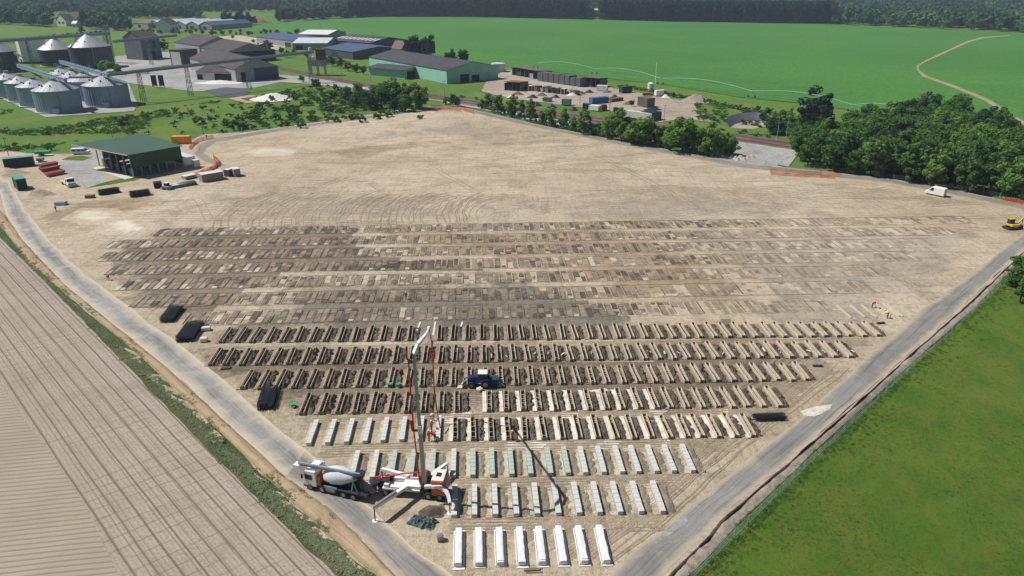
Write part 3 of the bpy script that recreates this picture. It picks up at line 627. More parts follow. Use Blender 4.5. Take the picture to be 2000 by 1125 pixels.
# white wrapped beams
def wrapped():
    for i, p in enumerate(near_pts([895, 936, 978, 1020, 1060, 1101, 1142, 1185], 1109, 1103)):
        rr = random.Random(i + 40)
        t = empty('wrapped_beam', p, TR, 'white sheeted beam, %s from the left in the bottom row by the road fork' % ordn(i + 1), 'covered beam', 'white sheeted beams in the bottom row')
        bs = MB(); n = 12; L = 5.6
        w0 = .52 + rr.uniform(0, .1)
        MB().box(-.6, -.1 - rr.uniform(0, .3), 0, .72, L + .15, .09).build('base_sheet', 'white_sheet', t)
        for s in (-1,) if i % 3 else (-1, 1): MB().box(s * .56 - .05, -.05, .09, s * .56 + .05, L - rr.uniform(0, .5), .2).build('base_board', 'cream_paint', t)
        # sheet draped over the beam
        vs = []; prof = [(-.42, .15), (-.4, .4), (-.38, .66), (-.3, .7), (0, .71), (.3, .7), (.38, .66), (.4, .4), (.41, .15)]
        m = len(prof)
        for j in range(n + 1):
            for x, z in prof: vs.append((x + rr.uniform(-.025, .025), L * j / n, z + rr.uniform(-.02, .02)))
        fs = [(a * m + b, a * m + b + 1, (a + 1) * m + b + 1, (a + 1) * m + b) for a in range(n) for b in range(m - 1)] + [tuple(range(m - 1, -1, -1)), tuple(n * m + q for q in range(m))]
        MB().add(vs, fs).build('cover_sheet', 'white_sheet', t)
        MB().box(-.37, .2, .72, .37, .24, .75).build('strap', 'steel_grey', t) if i in (2, 4, 6) else None
wrapped()
# marked out plots above the built rows: grooves, pale pads, rough soil
def plots():
    mats = ('pad_soil', 'worked_soil', 'dug_soil_mat', 'pale_pad_soil', 'dug_soil_mat'); B = [MB() for _ in mats]; rnd = random.Random(11)
    lim = [(371, 1640), (262, 1745), (225, 1795), (205, 1845), (190, 1885), (210, 1915), (310, 1950)]
    ps = G(1000, 664).dot(TDIR)
    def patch(k, c, wd, ln, h):
        j = lambda a: rnd.uniform(-a, a)
        lo = [c + TX * (sx * wd / 2 + j(.07)) + TDIR * (sy * ln / 2 + j(.14)) for sx, sy in ((-1, -1), (1, -1), (1, 1), (-1, 1))]
        hs = [max(.025, h + j(.02)) for _ in range(4)]; B[k].hexa([Vector((p.x, p.y, 0)) for p in lo], [Vector((p.x, p.y, q)) for p, q in zip(lo, hs)])
    for r in range(7):
        s0 = ps + 8.75 * (r + 1) + .3; pl = G(lim[r][0], 625 - r * 28); pr = G(lim[r][1], 620 - r * 27); x0 = pl.dot(TX); x1 = pr.dot(TX); x = x0
        while x < x1:
            u = (x - x0) / (x1 - x0); fade = 1 - .75 * max(0, min(1, (u - .55) / .35)); tone = mnoise.noise(Vector((x * .04, r * .8, 2))) - .25 * (.2 < u < .7) 
            for col, (dx, wd) in enumerate(((-.15, 1.15), (1.1, 1.05))):
                t = -2.8; 
                while t < 2.6:
                    ln = min(rnd.choice((1.2, 1.8, 2.6, 3.6)), 2.9 - t)
                    q = rnd.random() + tone * .9 + (.18 if col else -.05) * -1
                    k = 2 if q < .02 else (1 if q < .42 else (0 if q < .93 else 3))
                    if col and rnd.random() < .5 * fade: k = 2 if rnd.random() < .22 else 1
                    if rnd.random() < .55 + .3 * fade: patch(k if fade > .6 else (0 if q < .6 else 3 if q > .85 else 1), TDIR * (s0 + 2.9 + t + ln / 2) + TX * (x + dx), wd * rnd.uniform(.85, 1.05), ln, rnd.uniform(.04, .13) * fade + .02)
                    t += ln
                if rnd.random() < .2 * fade: soil_patch(B[1], TDIR * (s0 + 2.9 + rnd.uniform(-1, 1)) + TX * (x + dx), .8, rnd.uniform(1.5, 4), .22 * fade, 3, 7, r)
            if rnd.random() < .92 * fade + .05: patch(4, TDIR * (s0 + 2.9) + TX * (x - .78), .13, 5.7 * rnd.uniform(.8, 1.), .07 + .05 * fade)
            if rnd.random() < .5 * fade: patch(3, TDIR * (s0 + .6) + TX * (x + 1.1), .9, rnd.uniform(.8, 1.4), .09)
            x += 2.72 * rnd.uniform(.98, 1.02)
        for e in (-.35, 6.2): patch(4, TDIR * (s0 + e) + TX * (x0 + x1) / 2, x1 - x0, .09, .04)
    nm = ('plot_pads', 'plot_soil', 'plot_spoil', 'pale_plot_pads', 'plot_slots'); lb = ('marked out plots of pressed soil in the rows above the formwork', 'brown turned plots scattered in the rows above the formwork', 'dark dug soil patches between the marked out plots', 'pale sand plots scattered through the rows above the formwork', 'narrow dark slots ruled between the marked out plots')
    for k in range(5): B[k].build(nm[k], mats[k], kind='stuff', label=lb[k], cat='soil')
plots()
# loose boards at the right end of the next row
for i, (x, y) in enumerate([(1663, 622), (1690, 621), (1713, 621), (1735, 618), (1760, 619)]):
    t = MB()
    for s in ((-.1,) if i < 3 else (-.35, .35)): t.box(s - .09, 0, 0, s + .09, TL, .3)
    o = t.build('loose_board', 'timber', label=['first lone pale board from the left, above the right end of the formwork', 'second lone pale board from the left, above the right end', 'third lone pale board from the left, above the right end', 'pair of pale boards held by two workers at the right', 'rightmost thick pair of pale boards nearest the right road'][i], cat='timber board', group='pale boards laid out at the right')
    place(o, G(x, y), TR + .02)
for i, (x, y, r_) in enumerate([(811, 656, -.1), (846, 656, -.02), (893, 656, -.16)]):
    o = MB().box(-.16, 0, .05, .16, TL, .12).box(-.16, .3, 0, .16, .5, .05).box(-.16, 5, 0, .16, 5.2, .05).build('pale_plank', 'cream_paint', label='%s pale plank beside the tip of the pump boom' % ['left', 'middle', 'right'][i], cat='plank', group='planks beside the boom tip'); place(o, G(x, y), TR + r_)

oc = MB().box(-.5, -.09, 0, .5, .09, .08).mesh('offcut', 'cream_paint')
rr = random.Random(77); n_ = 0
for i, p in enumerate(near_pts(ROWS[1][2], 716, 699)):
    if i > 16 and rr.random() < .75:
        n_ += 1; o = bpy.data.objects.new('timber_offcut', oc); link(o); tag(o, 'pale timber offcut, %s from the left on the soil of the second row' % ordn(n_), 'offcut', 'timber offcuts on the second row'); o.location = p + TX * 1.15 + TDIR * rr.uniform(1, 2.4) + Vector((0, 0, .55)); o.rotation_euler = (rr.uniform(-.2, .2), rr.uniform(-.2, .2), TR + math.pi / 2 + rr.uniform(-.7, .7)); o.scale = (rr.uniform(.6, 1.4),) * 3
# ================================================================== REBAR BUNDLES
def rebar(p, rz, L, wd, h, label, rows=9, fuzzy=True):
    t = empty('rebar_cage_stack', p, rz, label, 'rebar stack', 'stacked rebar cages'); rr = random.Random(int(L * wd * 31))
    mb = MB(); st = MB(); n = int(rows)
    for i in range(n):
        for k in range(max(3, int(h / .16))):
            y = -wd / 2 + wd * i / (n - 1) + rr.uniform(-.04, .04); z = .05 + k * .16
            mb.bar((rr.uniform(-.45, .25), y, z), (L + rr.uniform(-.25, .45), y + rr.uniform(-.05, .05), z + rr.uniform(-.02, .03)), .035, 4)
    for k in range(int(L / .25)):
        x = .1 + k * .25; st.bar((x, -wd / 2, h), (x, wd / 2, h), .03, 4); st.bar((x, -wd / 2, .05), (x, -wd / 2, h), .03, 4); st.bar((x, wd / 2, .05), (x, wd / 2, h), .03, 4)
        if k % 2 == 0: st.bar((x, -wd / 2, h * .5), (x, wd / 2, h * .5), .025, 4)
    mb.build('long_bars', 'rebar', t); st.build('stirrups', 'rebar', t)
def rebar_px(A, B, wd, h, label, rows):
    a, b = G(*A), G(*B); rebar(a, math.atan2(b.y - a.y, b.x - a.x), (b - a).length, wd, h, label, rows)
rebar_px((326, 630), (347, 604), 2.4, 1.1, 'dark rebar stack at the left row ends, upper of the pair by the road', 12)
rebar_px((361, 668), (384, 636), 2.9, 1.2, 'dark rebar stack lower of the pair at the left end, beside two pale crates', 14)
rebar_px((519, 800), (530, 764), 2.3, 1.2, 'upright dark rebar stack lying left of the fourth formwork row', 12)
rebar_px((1473, 820), (1532, 818), 1.1, .9, 'long dark rebar stack beside the right road', 8)
rebar_px((195, 381), (233, 375), 1.8, 1.6, 'dark grey rebar roll left of the other in front of the green shelter', 8)
rebar_px((256, 385), (292, 380), 1.8, 1.8, 'blackish rebar stack right of the other in front of the green shelter', 8)
# small crates by the rebar
def crate(x, y, l, w_, h, mat, label, rz=.2, name='crate', cat='crate'):
    t = empty(name, G(x, y), rz, label, cat); MB().box(0, 0, .12, l, w_, h).build('case', mat, t, bevel=.04)
    b = MB()
    for k in (0, .5, 1): b.box(k * (l - .15), 0, 0, k * (l - .15) + .15, w_, .12)
    b.build('pallet', 'timber_old_and_shade', t); MB().box(-.03, w_ * .3, .12, l + .03, w_ * .36, h + .03).build('strap', 'steel_grey', t); return t
crate(393, 648, 1.6, .9, .7, 'cream_paint', 'pale crate right of the lower rebar stack, upper of two')
crate(391, 670, 1.2, .9, .8, 'cream_paint', 'pale crate right of the lower rebar stack, lower of two')
crate(431, 723, 1.6, .8, .25, 'brown_panel', 'low dark pallet load under the left end of the second row')
crate(855, 1060, .7, .7, .8, 'steel_grey', 'small grey box left of the white sheeted beams')
# ================================================================== CEMENT MIXER LORRY
def wheel(mb_parent, x, y, r=.52, wd=.34, z=None, name='wheel'):
    z = r if z is None else z
    t = MB().lathe((x, y - wd / 2, z), (0, 1, 0), [(0, r * .85), (wd * .15, r), (wd * .85, r), (wd, r * .85)], 18).build(name, 'rubber', mb_parent, True)
    MB().lathe((x, y - wd / 2 - .02, z), (0, 1, 0), [(0, r * .5), (.06, r * .58), (wd - .02, r * .58), (wd + .04, r * .5)], 12).build('rim', 'steel_grey', t); return t
def mixer():
    a, b = G(601, 957), G(716, 985); rz = math.atan2(a.y - b.y, a.x - b.x)
    t = empty('concrete_mixer_truck', (a + b) / 2, rz, 'white concrete mixer lorry parked on the left road behind the pump', 'mixer truck')
    t.location += Vector((.3, 1.2, 0))
    MB().box(-4.4, -.5, .7, 4.0, .5, 1.0).box(-4.4, -1.15, .95, 2.4, 1.15, 1.1).build('chassis', 'dark_steel', t)
    c = MB(); c.prism([(2.75, .75), (4.5, .75), (4.62, 1.6), (4.45, 2.75), (4.2, 3.05), (2.75, 3.1)], -1.22, 1.22)
    cab = c.build('cab', 'white_paint', t, bevel=.08)
    MB().add([(4.635, -1.05, 1.72), (4.635, 1.05, 1.72), (4.5, 1.05, 2.62), (4.5, -1.05, 2.62)], [(0, 1, 2, 3)]).build('windscreen', 'glass_dark', cab)
    for s in (-1, 1):
        MB().box(3.3, s * 1.235 - .01, 1.75, 4.3, s * 1.235 + .01, 2.5).build('side_window', 'glass_dark', cab)
        MB().box(4.55, s * 1.4 - .12, 1.9, 4.7, s * 1.4 + .12, 2.5).build('mirror', 'dark_steel', cab)
        MB().box(4.6, s * .9 - .2, .95, 4.66, s * .9 + .2, 1.15).build('headlight', 'white_paint', cab)
        MB().box(4.2, s * .9 - .5, .45, 4.75, s * .9 + .25, .85).build('bumper', 'steel_grey', cab)
    MB().box(2.9, -.9, 3.1, 3.6, .9, 3.3).build('roof_box', 'white_paint', cab)
    MB().lathe((2.1, 0, 2.15), (-1, 0, .14), [(0, .45), (.35, .95), (1.4, 1.2), (2.6, 1.17), (4.2, .62), (4.5, .55)], 24).build('drum', 'drum_white', t, True)
    MB().lathe((2.35, 0, 2.1), (-1, 0, .14), [(0, .5), (.3, .6)], 14).build('drum_drive', 'orange_paint', t)
    MB().box(2.2, -1.1, 1.1, 2.6, -.5, 2.3).box(2.2, .5, 1.1, 2.6, 1.1, 2.3).box(2.0, -.3, 1.1, 2.3, .3, 1.6).build('drum_stand', 'orange_paint', t)
    MB().bar((-2.1, -.8, 1.1), (-2.35, -.4, 2.9), .09, 4).bar((-2.1, .8, 1.1), (-2.35, .4, 2.9), .09, 4).bar((-3, -.8, 1.), (-2.4, -.6, 2.2), .07, 4).bar((-3, .8, 1.), (-2.4, .6, 2.2), .07, 4).build('rear_frame', 'steel_grey', t)
    MB().lathe((-3.0, 0, 2.6), (0, 0, 1), [(0, .3), (.9, .75), (.95, .72)], 12).build('feed_hopper', 'dark_steel', t)
    MB().hexa([(-3.6, -.3, .9), (-3.0, -.3, 1.7), (-3.0, .3, 1.7), (-3.6, .3, .9)], [(-4.9, -.3, 1.05), (-3.1, -.3, 2.5), (-3.1, .3, 2.5), (-4.9, .3, 1.05)]).build('chute', 'steel_grey', t)
    # folded conveyor belt arm carried over the lorry
    k = MB(); A, B = Vector((5.1, 1.0, 3.75)), Vector((-3.3, .15, 3.35)); 
    k.bar(A, B, .2, square=True, wide=1.3); arm = k.build('conveyor_arm', 'steel_grey', t)
    MB().bar(A + Vector((.1, 0, .17)), B + Vector((0, 0, .17)), .1, square=True, wide=1.6).build('belt', 'galvanised', arm)
    MB().box(4.9, .65, 3.5, 5.7, 1.45, 3.72).build('belt_tail', 'white_paint', arm)
    MB().bar((-3.1, .15, 3.6), (-3.4, .1, 1.1), .22, 6).bar((-3.45, .5, 3.4), (-3.7, .5, .8), .16, 6).build('discharge_hose', 'dark_steel', arm)
    for x in (3.75, 2.0, -1.1, -2.5):
        for s in (-1, 1): wheel(t, x, s * 1.05)
    for s in (-1, 1):
        MB().box(-3.3, s * 1.05 - .22, 1.1, -.3, s * 1.05 + .22, 1.2).build('mudguard', 'dark_steel', t)
        MB().box(.1, s * .95 - .3, .55, 1.4, s * .95 + .3, 1.05).build('fuel_tank', 'steel_grey', t)
        MB().box(-.2, s * 1.2 - .03, 1.1, 1.6, s * 1.2 + .03, 1.4).build('side_rail', 'galvanised', t)
mixer()
# ================================================================== CONCRETE PUMP LORRY
def pump():
    a, b = G(735, 974), G(866, 985); rz = math.atan2(b.y - a.y, b.x - a.x); L = (b - a).length
    t = empty('concrete_pump_truck', (a + b) / 2 + Vector((.2, 1.7, 0)), rz, 'white and orange concrete pump lorry with its tall boom raised and legs spread', 'pump truck')
    inv = t.matrix_basis.inverted(); MW = Matrix.Translation(t.location) @ Matrix.Rotation(rz, 4, 'Z'); inv = MW.inverted()
    W = lambda px, py, z: inv @ G(px, py, z)
    MB().box(-4.4, -.5, .7, 4.2, .5, 1.05).build('chassis', 'dark_steel', t)
    c = MB(); c.prism([(2.7, .75), (4.55, .75), (4.68, 1.6), (4.45, 2.85), (4.2, 3.0), (2.7, 3.0)], -1.22, 1.22); cab = c.build('cab', 'orange_paint', t, bevel=.1)
    MB().box(2.75, -1.16, 3.0, 4.3, 1.16, 3.12).build('cab_roof', 'cream_paint', cab, bevel=.03); MB().box(3.2, -.35, 3.12, 3.8, .35, 3.2).build('roof_hatch', 'glass_dark', cab)
    MB().add([(4.69, -1.05, 1.72), (4.69, 1.05, 1.72), (4.53, 1.05, 2.62), (4.53, -1.05, 2.62)], [(0, 1, 2, 3)]).build('windscreen', 'glass_dark', cab)
    for s in (-1, 1):
        MB().box(3.2, s * 1.235 - .01, 1.75, 4.3, s * 1.235 + .01, 2.5).build('side_window', 'glass_dark', cab)
        MB().box(4.6, s * 1.4 - .12, 1.9, 4.75, s * 1.4 + .12, 2.5).build('mirror', 'dark_steel', cab)
        MB().box(4.64, s * .9 - .2, .95, 4.72, s * .9 + .2, 1.15).build('headlight', 'white_paint', cab)
    MB().box(-3.6, -1.15, 1.05, 1.2, 1.15, 1.3).box(-2.6, -1.1, 1.3, -.8, -.55, 1.55).box(-2.6, .55, 1.3, -.8, 1.1, 1.55).build('deck', 'white_paint', t, bevel=.02)
    MB().box(-1., -.95, 1.3, 1.3, .95, 1.75).box(-3.4, -1.05, 1.3, -2.8, -.3, 1.8).build('deck_boxes', 'white_paint', t, bevel=.03)
    MB().box(-3.9, -.7, 1.2, -2.9, .2, 2.).box(-3.6, .3, 1.2, -2.7, 1., 1.8).build('pump_unit', 'dark_steel', t)
    MB().lathe((-4.9, 0, .75), (0, 0, 1), [(0, .4), (.6, .75), (.65, .7)], 10).build('hopper', 'dark_steel', t)
    MB().box(-5.2, -1.1, .6, -4.4, -.85, 1.3).box(-5.2, .85, .6, -4.4, 1.1, 1.3).build('rear_lamps', 'red_paint', t)
    MB().path([Vector((-4.5, .2, 1.6)), Vector((-1.5, .45, 2.45)), Vector((1.3, .55, 2.9))], .1, 8).build('delivery_pipe', 'red_paint', t)
    MB().path([Vector((-4.4, .5, 1.8)), Vector((1.4, .8, 2.75))], .07, 8).build('delivery_pipe', 'red_paint', t)
    for x in (3.75, 2.3, -1.9, -3.2):
        for s in (-1, 1): wheel(t, x, s * 1.05)
    MB().cyl((1.9, 0), .95, 1.3, 2.3, 20).cyl((1.9, 0), .6, 2.3, 3.2, 16).build('turret', 'dark_steel', t)
    MB().box(1.2, -.6, 2.2, 2.0, -.1, 3.3).box(1.2, .1, 2.2, 2.0, .6, 3.3).build('turret_bracket', 'red_paint', t)
    # outriggers: px of knee, px of foot, height of the arm
    legs = [((1.7, -1.0, 1.9), (733, 993), (733, 1018), 2.0, False), ((1.9, -1.1, 2.0), (874, 975), (879, 1003), 1.6, True),
            ((1.5, 1., 1.9), (742, 914), (747, 934), 1.5, False), ((2.1, 1.0, 2.0), (871, 899), (875, 925), 1.7, False)]
    for i, (o_, knee, foot, hz, curved) in enumerate(legs):
        f = W(foot[0], foot[1], 0); k = f + Vector((0, 0, hz)); o_ = Vector(o_); lg = MB()
        if i == 0: o_ = Vector((-.4, -1.0, 1.75))
        if i == 2: o_ = Vector((-.6, .9, 1.75))
        if curved:
            pts = []
            for q in range(8):
                u = q / 7; p = o_.lerp(k, u); pts.append(p + Vector((math.sin(u * math.pi) * .75, math.sin(u * math.pi) * .5, math.sin(u * math.pi) * .55)))
            for p, q in zip(pts, pts[1:]): lg.bar(p, q, .27, square=True)
        else: lg.bar(o_, k, .33, square=True, r2=.26)
        leg = lg.build('outrigger', 'white_paint', t)
        if i == 0: MB().bar(o_.lerp(k, .35) + Vector((0, 0, .3)), k + Vector((0, 0, .22)), .17, square=True, wide=1.4).build('outrigger_box', 'steel_grey', leg)
        MB().bar(k + Vector((0, 0, .2)), f + Vector((0, 0, .1)), .08, 8).build('foot_jack', 'dark_steel', leg)
        MB().cyl((f.x, f.y), .38, 0, .1, 12).build('foot_pad', 'white_paint', leg)
    # boom: base, two elbows, tip
    B0 = W(829, 941, 3.2); E1 = W(808, 692, 20.6); Em = W(816, 672, 21.6); E2 = W(832, 653, 22.); T1 = W(838, 640, 15.4)
    MB().bar(B0, B0.lerp(E1, .42), .34, square=True, r2=.3, wide=.85).build('boom_base_section', 'boom_grey', t)
    s1 = MB().bar(B0.lerp(E1, .42), E1, .25, square=True, r2=.2).build('boom_section', 'boom_grey', t)
    MB().bar(B0.lerp(E1, .4), B0.lerp(E1, .46), .33, square=True).build('boom_joint', 'white_paint', t)
    MB().bar(E1, Em, .27, square=True, r2=.25).bar(Em, E2, .25, square=True, r2=.2).build('boom_section', 'white_paint', t)
    tip = MB().bar(E2, T1, .19, square=True, r2=.12).build('boom_tip_section', 'white_paint', t)
    MB().lathe(T1 - Vector((.25, 0, 0)), (1, 0, 0), [(0, .15), (.12, .25), (.38, .25), (.5, .15)], 10).build('tip_elbow', 'white_paint', tip)
    off = Vector((-.75, -.1, 0))
    MB().path([B0 + off * .8, B0.lerp(E1, .45) + off, E1 + off * .9 + Vector((0, 0, -.6))], .09, 8).build('boom_pipe', 'red_paint', t)
    MB().path([E1 + off + Vector((0, 0, 1)), E1 + off * 1.1 + Vector((0, 0, -.6)), E1 + Vector((.2, 0, -1.2))], .12, 6).build('pipe_bend', 'red_paint', t)
    MB().path([B0.lerp(E1, .5) + off * 1.3, B0.lerp(E1, .42) + off * 1.2, B0.lerp(E1, .42) + off * .2], .17, 6).build('pipe_bend', 'red_paint', t)
    # hose hanging down from the tip to the workers
    h0 = T1; pts = [h0, W(843, 668, 13.2), W(846, 715, 9.), W(848, 760, 5.4), W(853, 800, 2.6), W(860, 836, .9)]
    MB().path(pts[:3], .07, 8).build('hose_pipe', 'red_paint', t); MB().path(pts[2:], .1, 8).build('end_hose', 'dark_red', t)
    MB().path([pts[1] + Vector((.15, 0, .2)), pts[2] + Vector((-.4, 0, 1.2))], .12, 6).build('hose_clamp', 'red_paint', t)
pump()
# ================================================================== WORKERS
def person(p, rz, top, label, pose='stand', s=1.):
    J = {'pel': (0, 0, .95), 'ch': (0, 0, 1.3), 'nk': (0, 0, 1.5), 'hd': (0, .02, 1.66), 'hl': (.1, 0, .93), 'kl': (.13, .03, .5), 'fl': (.14, -.02, .07), 'tl': (.14, .14, .04), 'hr': (-.1, 0, .93), 'kr': (-.12, .02, .5), 'fr': (-.13, -.06, .07), 'tr': (-.13, .1, .04),
         'sl': (.19, 0, 1.42), 'el': (.27, .05, 1.14), 'wl': (.26, .22, .95), 'sr': (-.19, 0, 1.42), 'er': (-.27, .05, 1.14), 'wr': (-.26, .22, .95)}
    if pose == 'bend':
        for k in ('ch', 'nk', 'hd', 'sl', 'el', 'wl', 'sr', 'er', 'wr'):
            x, y, z = J[k]; dz = z - .95; a = R(58); J[k] = (x, y * math.cos(a) + dz * math.sin(a), .95 + dz * math.cos(a) - y * math.sin(a) * .5)
        for k, sg in (('wl', 1), ('wr', -1)): J[k] = (sg * .2, .55, .6)
    if pose == 'reach':
        J['el'] = (.25, .28, 1.3); J['wl'] = (.22, .52, 1.2); J['er'] = (-.25, .28, 1.25); J['wr'] = (-.2, .5, 1.1)
    E = [('pel', 'ch'), ('ch', 'nk'), ('nk', 'hd'), ('pel', 'hl'), ('hl', 'kl'), ('kl', 'fl'), ('fl', 'tl'), ('pel', 'hr'), ('hr', 'kr'), ('kr', 'fr'), ('fr', 'tr'), ('ch', 'sl'), ('sl', 'el'), ('el', 'wl'), ('ch', 'sr'), ('sr', 'er'), ('er', 'wr')]
    rad = {'pel': .15, 'ch': .17, 'nk': .065, 'hd': .11, 'hl': .1, 'kl': .07, 'fl': .05, 'tl': .04, 'hr': .1, 'kr': .07, 'fr': .05, 'tr': .04, 'sl': .075, 'el': .05, 'wl': .04, 'sr': .075, 'er': .05, 'wr': .04}
    ks = list(J); me = bpy.data.meshes.new('person'); me.from_pydata([J[k] for k in ks], [(ks.index(a), ks.index(b)) for a, b in E], [])
    o = bpy.data.objects.new('person', me); link(o); me.materials.append(M('workwear_dark')); tag(o, label, 'worker'); place(o, p, rz)
    if s != 1: o.scale = (s, s, s)
    md = o.modifiers.new('skin', 'SKIN'); md.use_smooth_shade = True
    for i, k in enumerate(ks): me.skin_vertices[0].data[i].radius = (rad[k], rad[k] * .8)
    me.skin_vertices[0].data[0].use_root = True
    sb = o.modifiers.new('sub', 'SUBSURF'); sb.levels = sb.render_levels = 1
    v3 = lambda k: Vector(J[k]); cb = MB()
    cb.bar(v3('pel') + Vector((0, 0, .02)), v3('ch'), .19, 10, r2=.21, wide=1.15).bar(v3('ch'), v3('nk') - (v3('nk') - v3('ch')) * .15, .21, 10, r2=.13, wide=1.15)
    for q in 'lr': cb.bar(v3('s' + q), v3('e' + q), .085, 8, r2=.07)
    cb.build('jacket', top, o, True)
    hd = v3('hd'); ax = (v3('hd') - v3('nk')).normalized(); MB().lathe(hd + ax * .0, ax, [(0, .145), (.03, .14), (.1, .12), (.15, .06), (.16, .01)], 12).build('helmet', 'white_paint', o, True)
    MB().lathe(hd - ax * .1, ax, [(0, .05), (.06, .085), (.1, .09)], 10).build('face', 'skin', o, True)
person(G(846, 822), R(170), 'hivis', 'worker in yellow green vest beside the hose end above the other workers', 'bend', 1.15)
person(G(843, 843), R(-70), 'workwear_red', 'worker in red jacket just below the worker in the yellow vest', 'reach', 1.1)
person(G(838, 862), R(-60), 'workwear_red', 'worker in red at the lower left beside the eighth block beam', 'reach', 1.1)
person(G(850, 862), R(60), 'workwear_red', 'worker in red bending over the near end of the block beam', 'bend', 1.1)
person(G(1001, 861), R(80), 'workwear_red', 'lone worker standing at the near end of the fourth fifth row form', 'reach')
person(G(1703, 601), R(-140), 'workwear_red', 'worker in red holding the far end of the carried boards', 'bend', 1.1)
person(G(1733, 622), R(40), 'hivis', 'worker in yellow vest holding the near end of the carried boards', 'bend', 1.15)
person(G(793, 585), R(10), 'workwear_red', 'distant worker in red standing among the marked out plots')
person(G(110, 413), R(90), 'workwear_dark', 'dark dressed worker standing on the sandy ground left of the shelter')
person(G(213, 548), R(50), 'workwear_red', 'worker bending in the plots near the left road', 'bend')
person(G(404, 271), R(50), 'workwear_dark', 'worker standing behind the yellow container beside the netting')
# ================================================================== BLUE TELEHANDLER / TRACTOR
def tractor():
    a, b = G(912, 762), G(972, 760)
    t = empty('blue_tractor', (a + b) / 2 + Vector((-.3, 1.2, 0)), math.pi, 'dark blue tractor with a bucket working between the third and fourth row', 'tractor'); t.scale = (.9, .9, .9)
    MB().box(-1.6, -.4, .8, 2.3, .4, 1.1).build('chassis', 'dark_steel', t)
    MB().prism([(.4, 1.1), (2.3, 1.1), (2.35, 1.7), (1.9, 1.95), (.4, 2.05)], -.5, .5).build('bonnet', 'tractor_blue', t, bevel=.06)
    cab = MB().box(-1.2, -.75, 1.2, .4, .75, 2.0).build('cab', 'tractor_blue', t, bevel=.04)
    MB().box(-1.1, -.7, 2., .35, .7, 2.75).build('cab_glass', 'glass_dark', cab); MB().box(-1.25, -.8, 2.75, .45, .8, 2.9).build('cab_roof', 'white_paint', cab, bevel=.05)
    for s in (-1, 1):
        wheel(t, -.9, s * .95, .85, .5); wheel(t, 1.6, s * .9, .62, .4)
        MB().prism([(-1.7, 1.5), (-1.5, 1.85), (-.5, 1.85), (0, 1.45), (-.1, 1.4), (-.6, 1.72), (-1.4, 1.72)], s * .95 - .28, s * .95 + .28).build('mudguard', 'tractor_blue', t)
        MB().bar((.6, s * .55, 1.5), (2.6, s * .55, 1.3), .09, 4).bar((2.6, s * .55, 1.3), (3.3, s * .55, .5), .08, 4).build('loader_arm', 'tractor_blue', t)
    MB().prism([(3.1, .1), (4.2, .05), (4.2, .12), (3.25, .2), (3.2, 1.0), (3.1, 1.0)], -1.1, 1.1).build('bucket', 'timber', t)
    MB().box(-3.3, -.9, .5, -1.75, .9, 1.3).build('rear_tank', 'tractor_blue', t, bevel=.05); MB().box(-3.2, -.8, 1.3, -2.0, .8, 1.7).build('rear_load', 'roof_green', t)
    MB().bar((-3.3, .6, 1.2), (-4.3, .7, .3), .06, 4).bar((-3.3, -.6, 1.2), (-4.3, -.5, .3), .06, 4).build('rear_arms', 'cream_paint', t)
tractor()
crate(936, 767, .8, .8, .5, 'white_bag', 'white bag on the ground just below the blue tractor', .7, 'cement_bag', 'bag')
crate(972, 757, 1., .6, .5, 'galvanised', 'small pale box right of the blue tractor', .1, 'tool_box', 'box')
def barrow(x, y, label, rz=0):
    t = empty('wheelbarrow', G(x, y), rz, label, 'wheelbarrow', 'bright green barrows'); t.scale = (.7, .7, .8)
    MB().hexa([(-.35, -.25, .35), (.35, -.25, .35), (.35, .25, .35), (-.35, .25, .35)], [(-.55, -.42, .85), (.6, -.42, .85), (.6, .42, .85), (-.55, .42, .85)]).build('tray', 'bright_green', t)
    MB().bar((-.9, -.3, .75), (.6, -.12, .25), .04, 5).bar((-.9, .3, .75), (.6, .12, .25), .04, 5).bar((-.3, -.25, .35), (-.35, -.3, 0), .04, 5).bar((-.3, .25, .35), (-.35, .3, 0), .04, 5).build('frame', 'dark_steel', t)
    wheel(t, .65, 0, .22, .12)
barrow(573, 796, 'bright green barrow left of the fourth formwork row', .3); barrow(762, 756, 'bright green barrow below the third row, left of its neighbour'); barrow(779, 756, 'bright green barrow below the third row, next to the boom', .8)
# ================================================================== VANS, CAR TRUCKS
def van(x, y, rz, col, label, L=5.6, h=2.45, wd=2.0, cat='van'):
    t = empty('parked_van', G(x, y), rz, label, cat)
    b = MB().prism([(-L / 2, .35), (L / 2 - .1, .35), (L / 2, .8), (L / 2 - .25, 1.15), (L / 2 - 1.0, 1.35), (L / 2 - 1.75, h - .1), (L / 2 - 2.1, h), (-L / 2 + .1, h), (-L / 2, h - .15)], -wd / 2, wd / 2).build('body', col, t, bevel=.08)
    MB().add([(L / 2 - .98, -wd / 2 + .15, 1.42), (L / 2 - .98, wd / 2 - .15, 1.42), (L / 2 - 1.66, wd / 2 - .2, h - .22), (L / 2 - 1.66, -wd / 2 + .2, h - .22)], [(0, 1, 2, 3)]).build('windscreen', 'glass_dark', b)
    for s in (-1, 1):
        MB().prism([(L / 2 - 1.25, 1.35), (L / 2 - 1.85, h - .3), (L / 2 - 2.5, h - .3), (L / 2 - 2.5, 1.35)], s * wd / 2 - .012, s * wd / 2 + .012).build('side_window', 'glass_dark', b)
        MB().box(L / 2 - .16, s * wd * .36 - .15, .75, L / 2 - .02, s * wd * .36 + .15, .95).build('headlight', 'glass_dark', b)
        wheel(t, L / 2 - .95, s * (wd / 2 - .12), .36, .22); wheel(t, -L / 2 + 1.1, s * (wd / 2 - .12), .36, .22)
    return t, b
van(1826, 381, head((1842, 385), (1808, 378)), 'white_paint', 'white panel van parked beside the grove on the far right road', 5.6, 2.6)
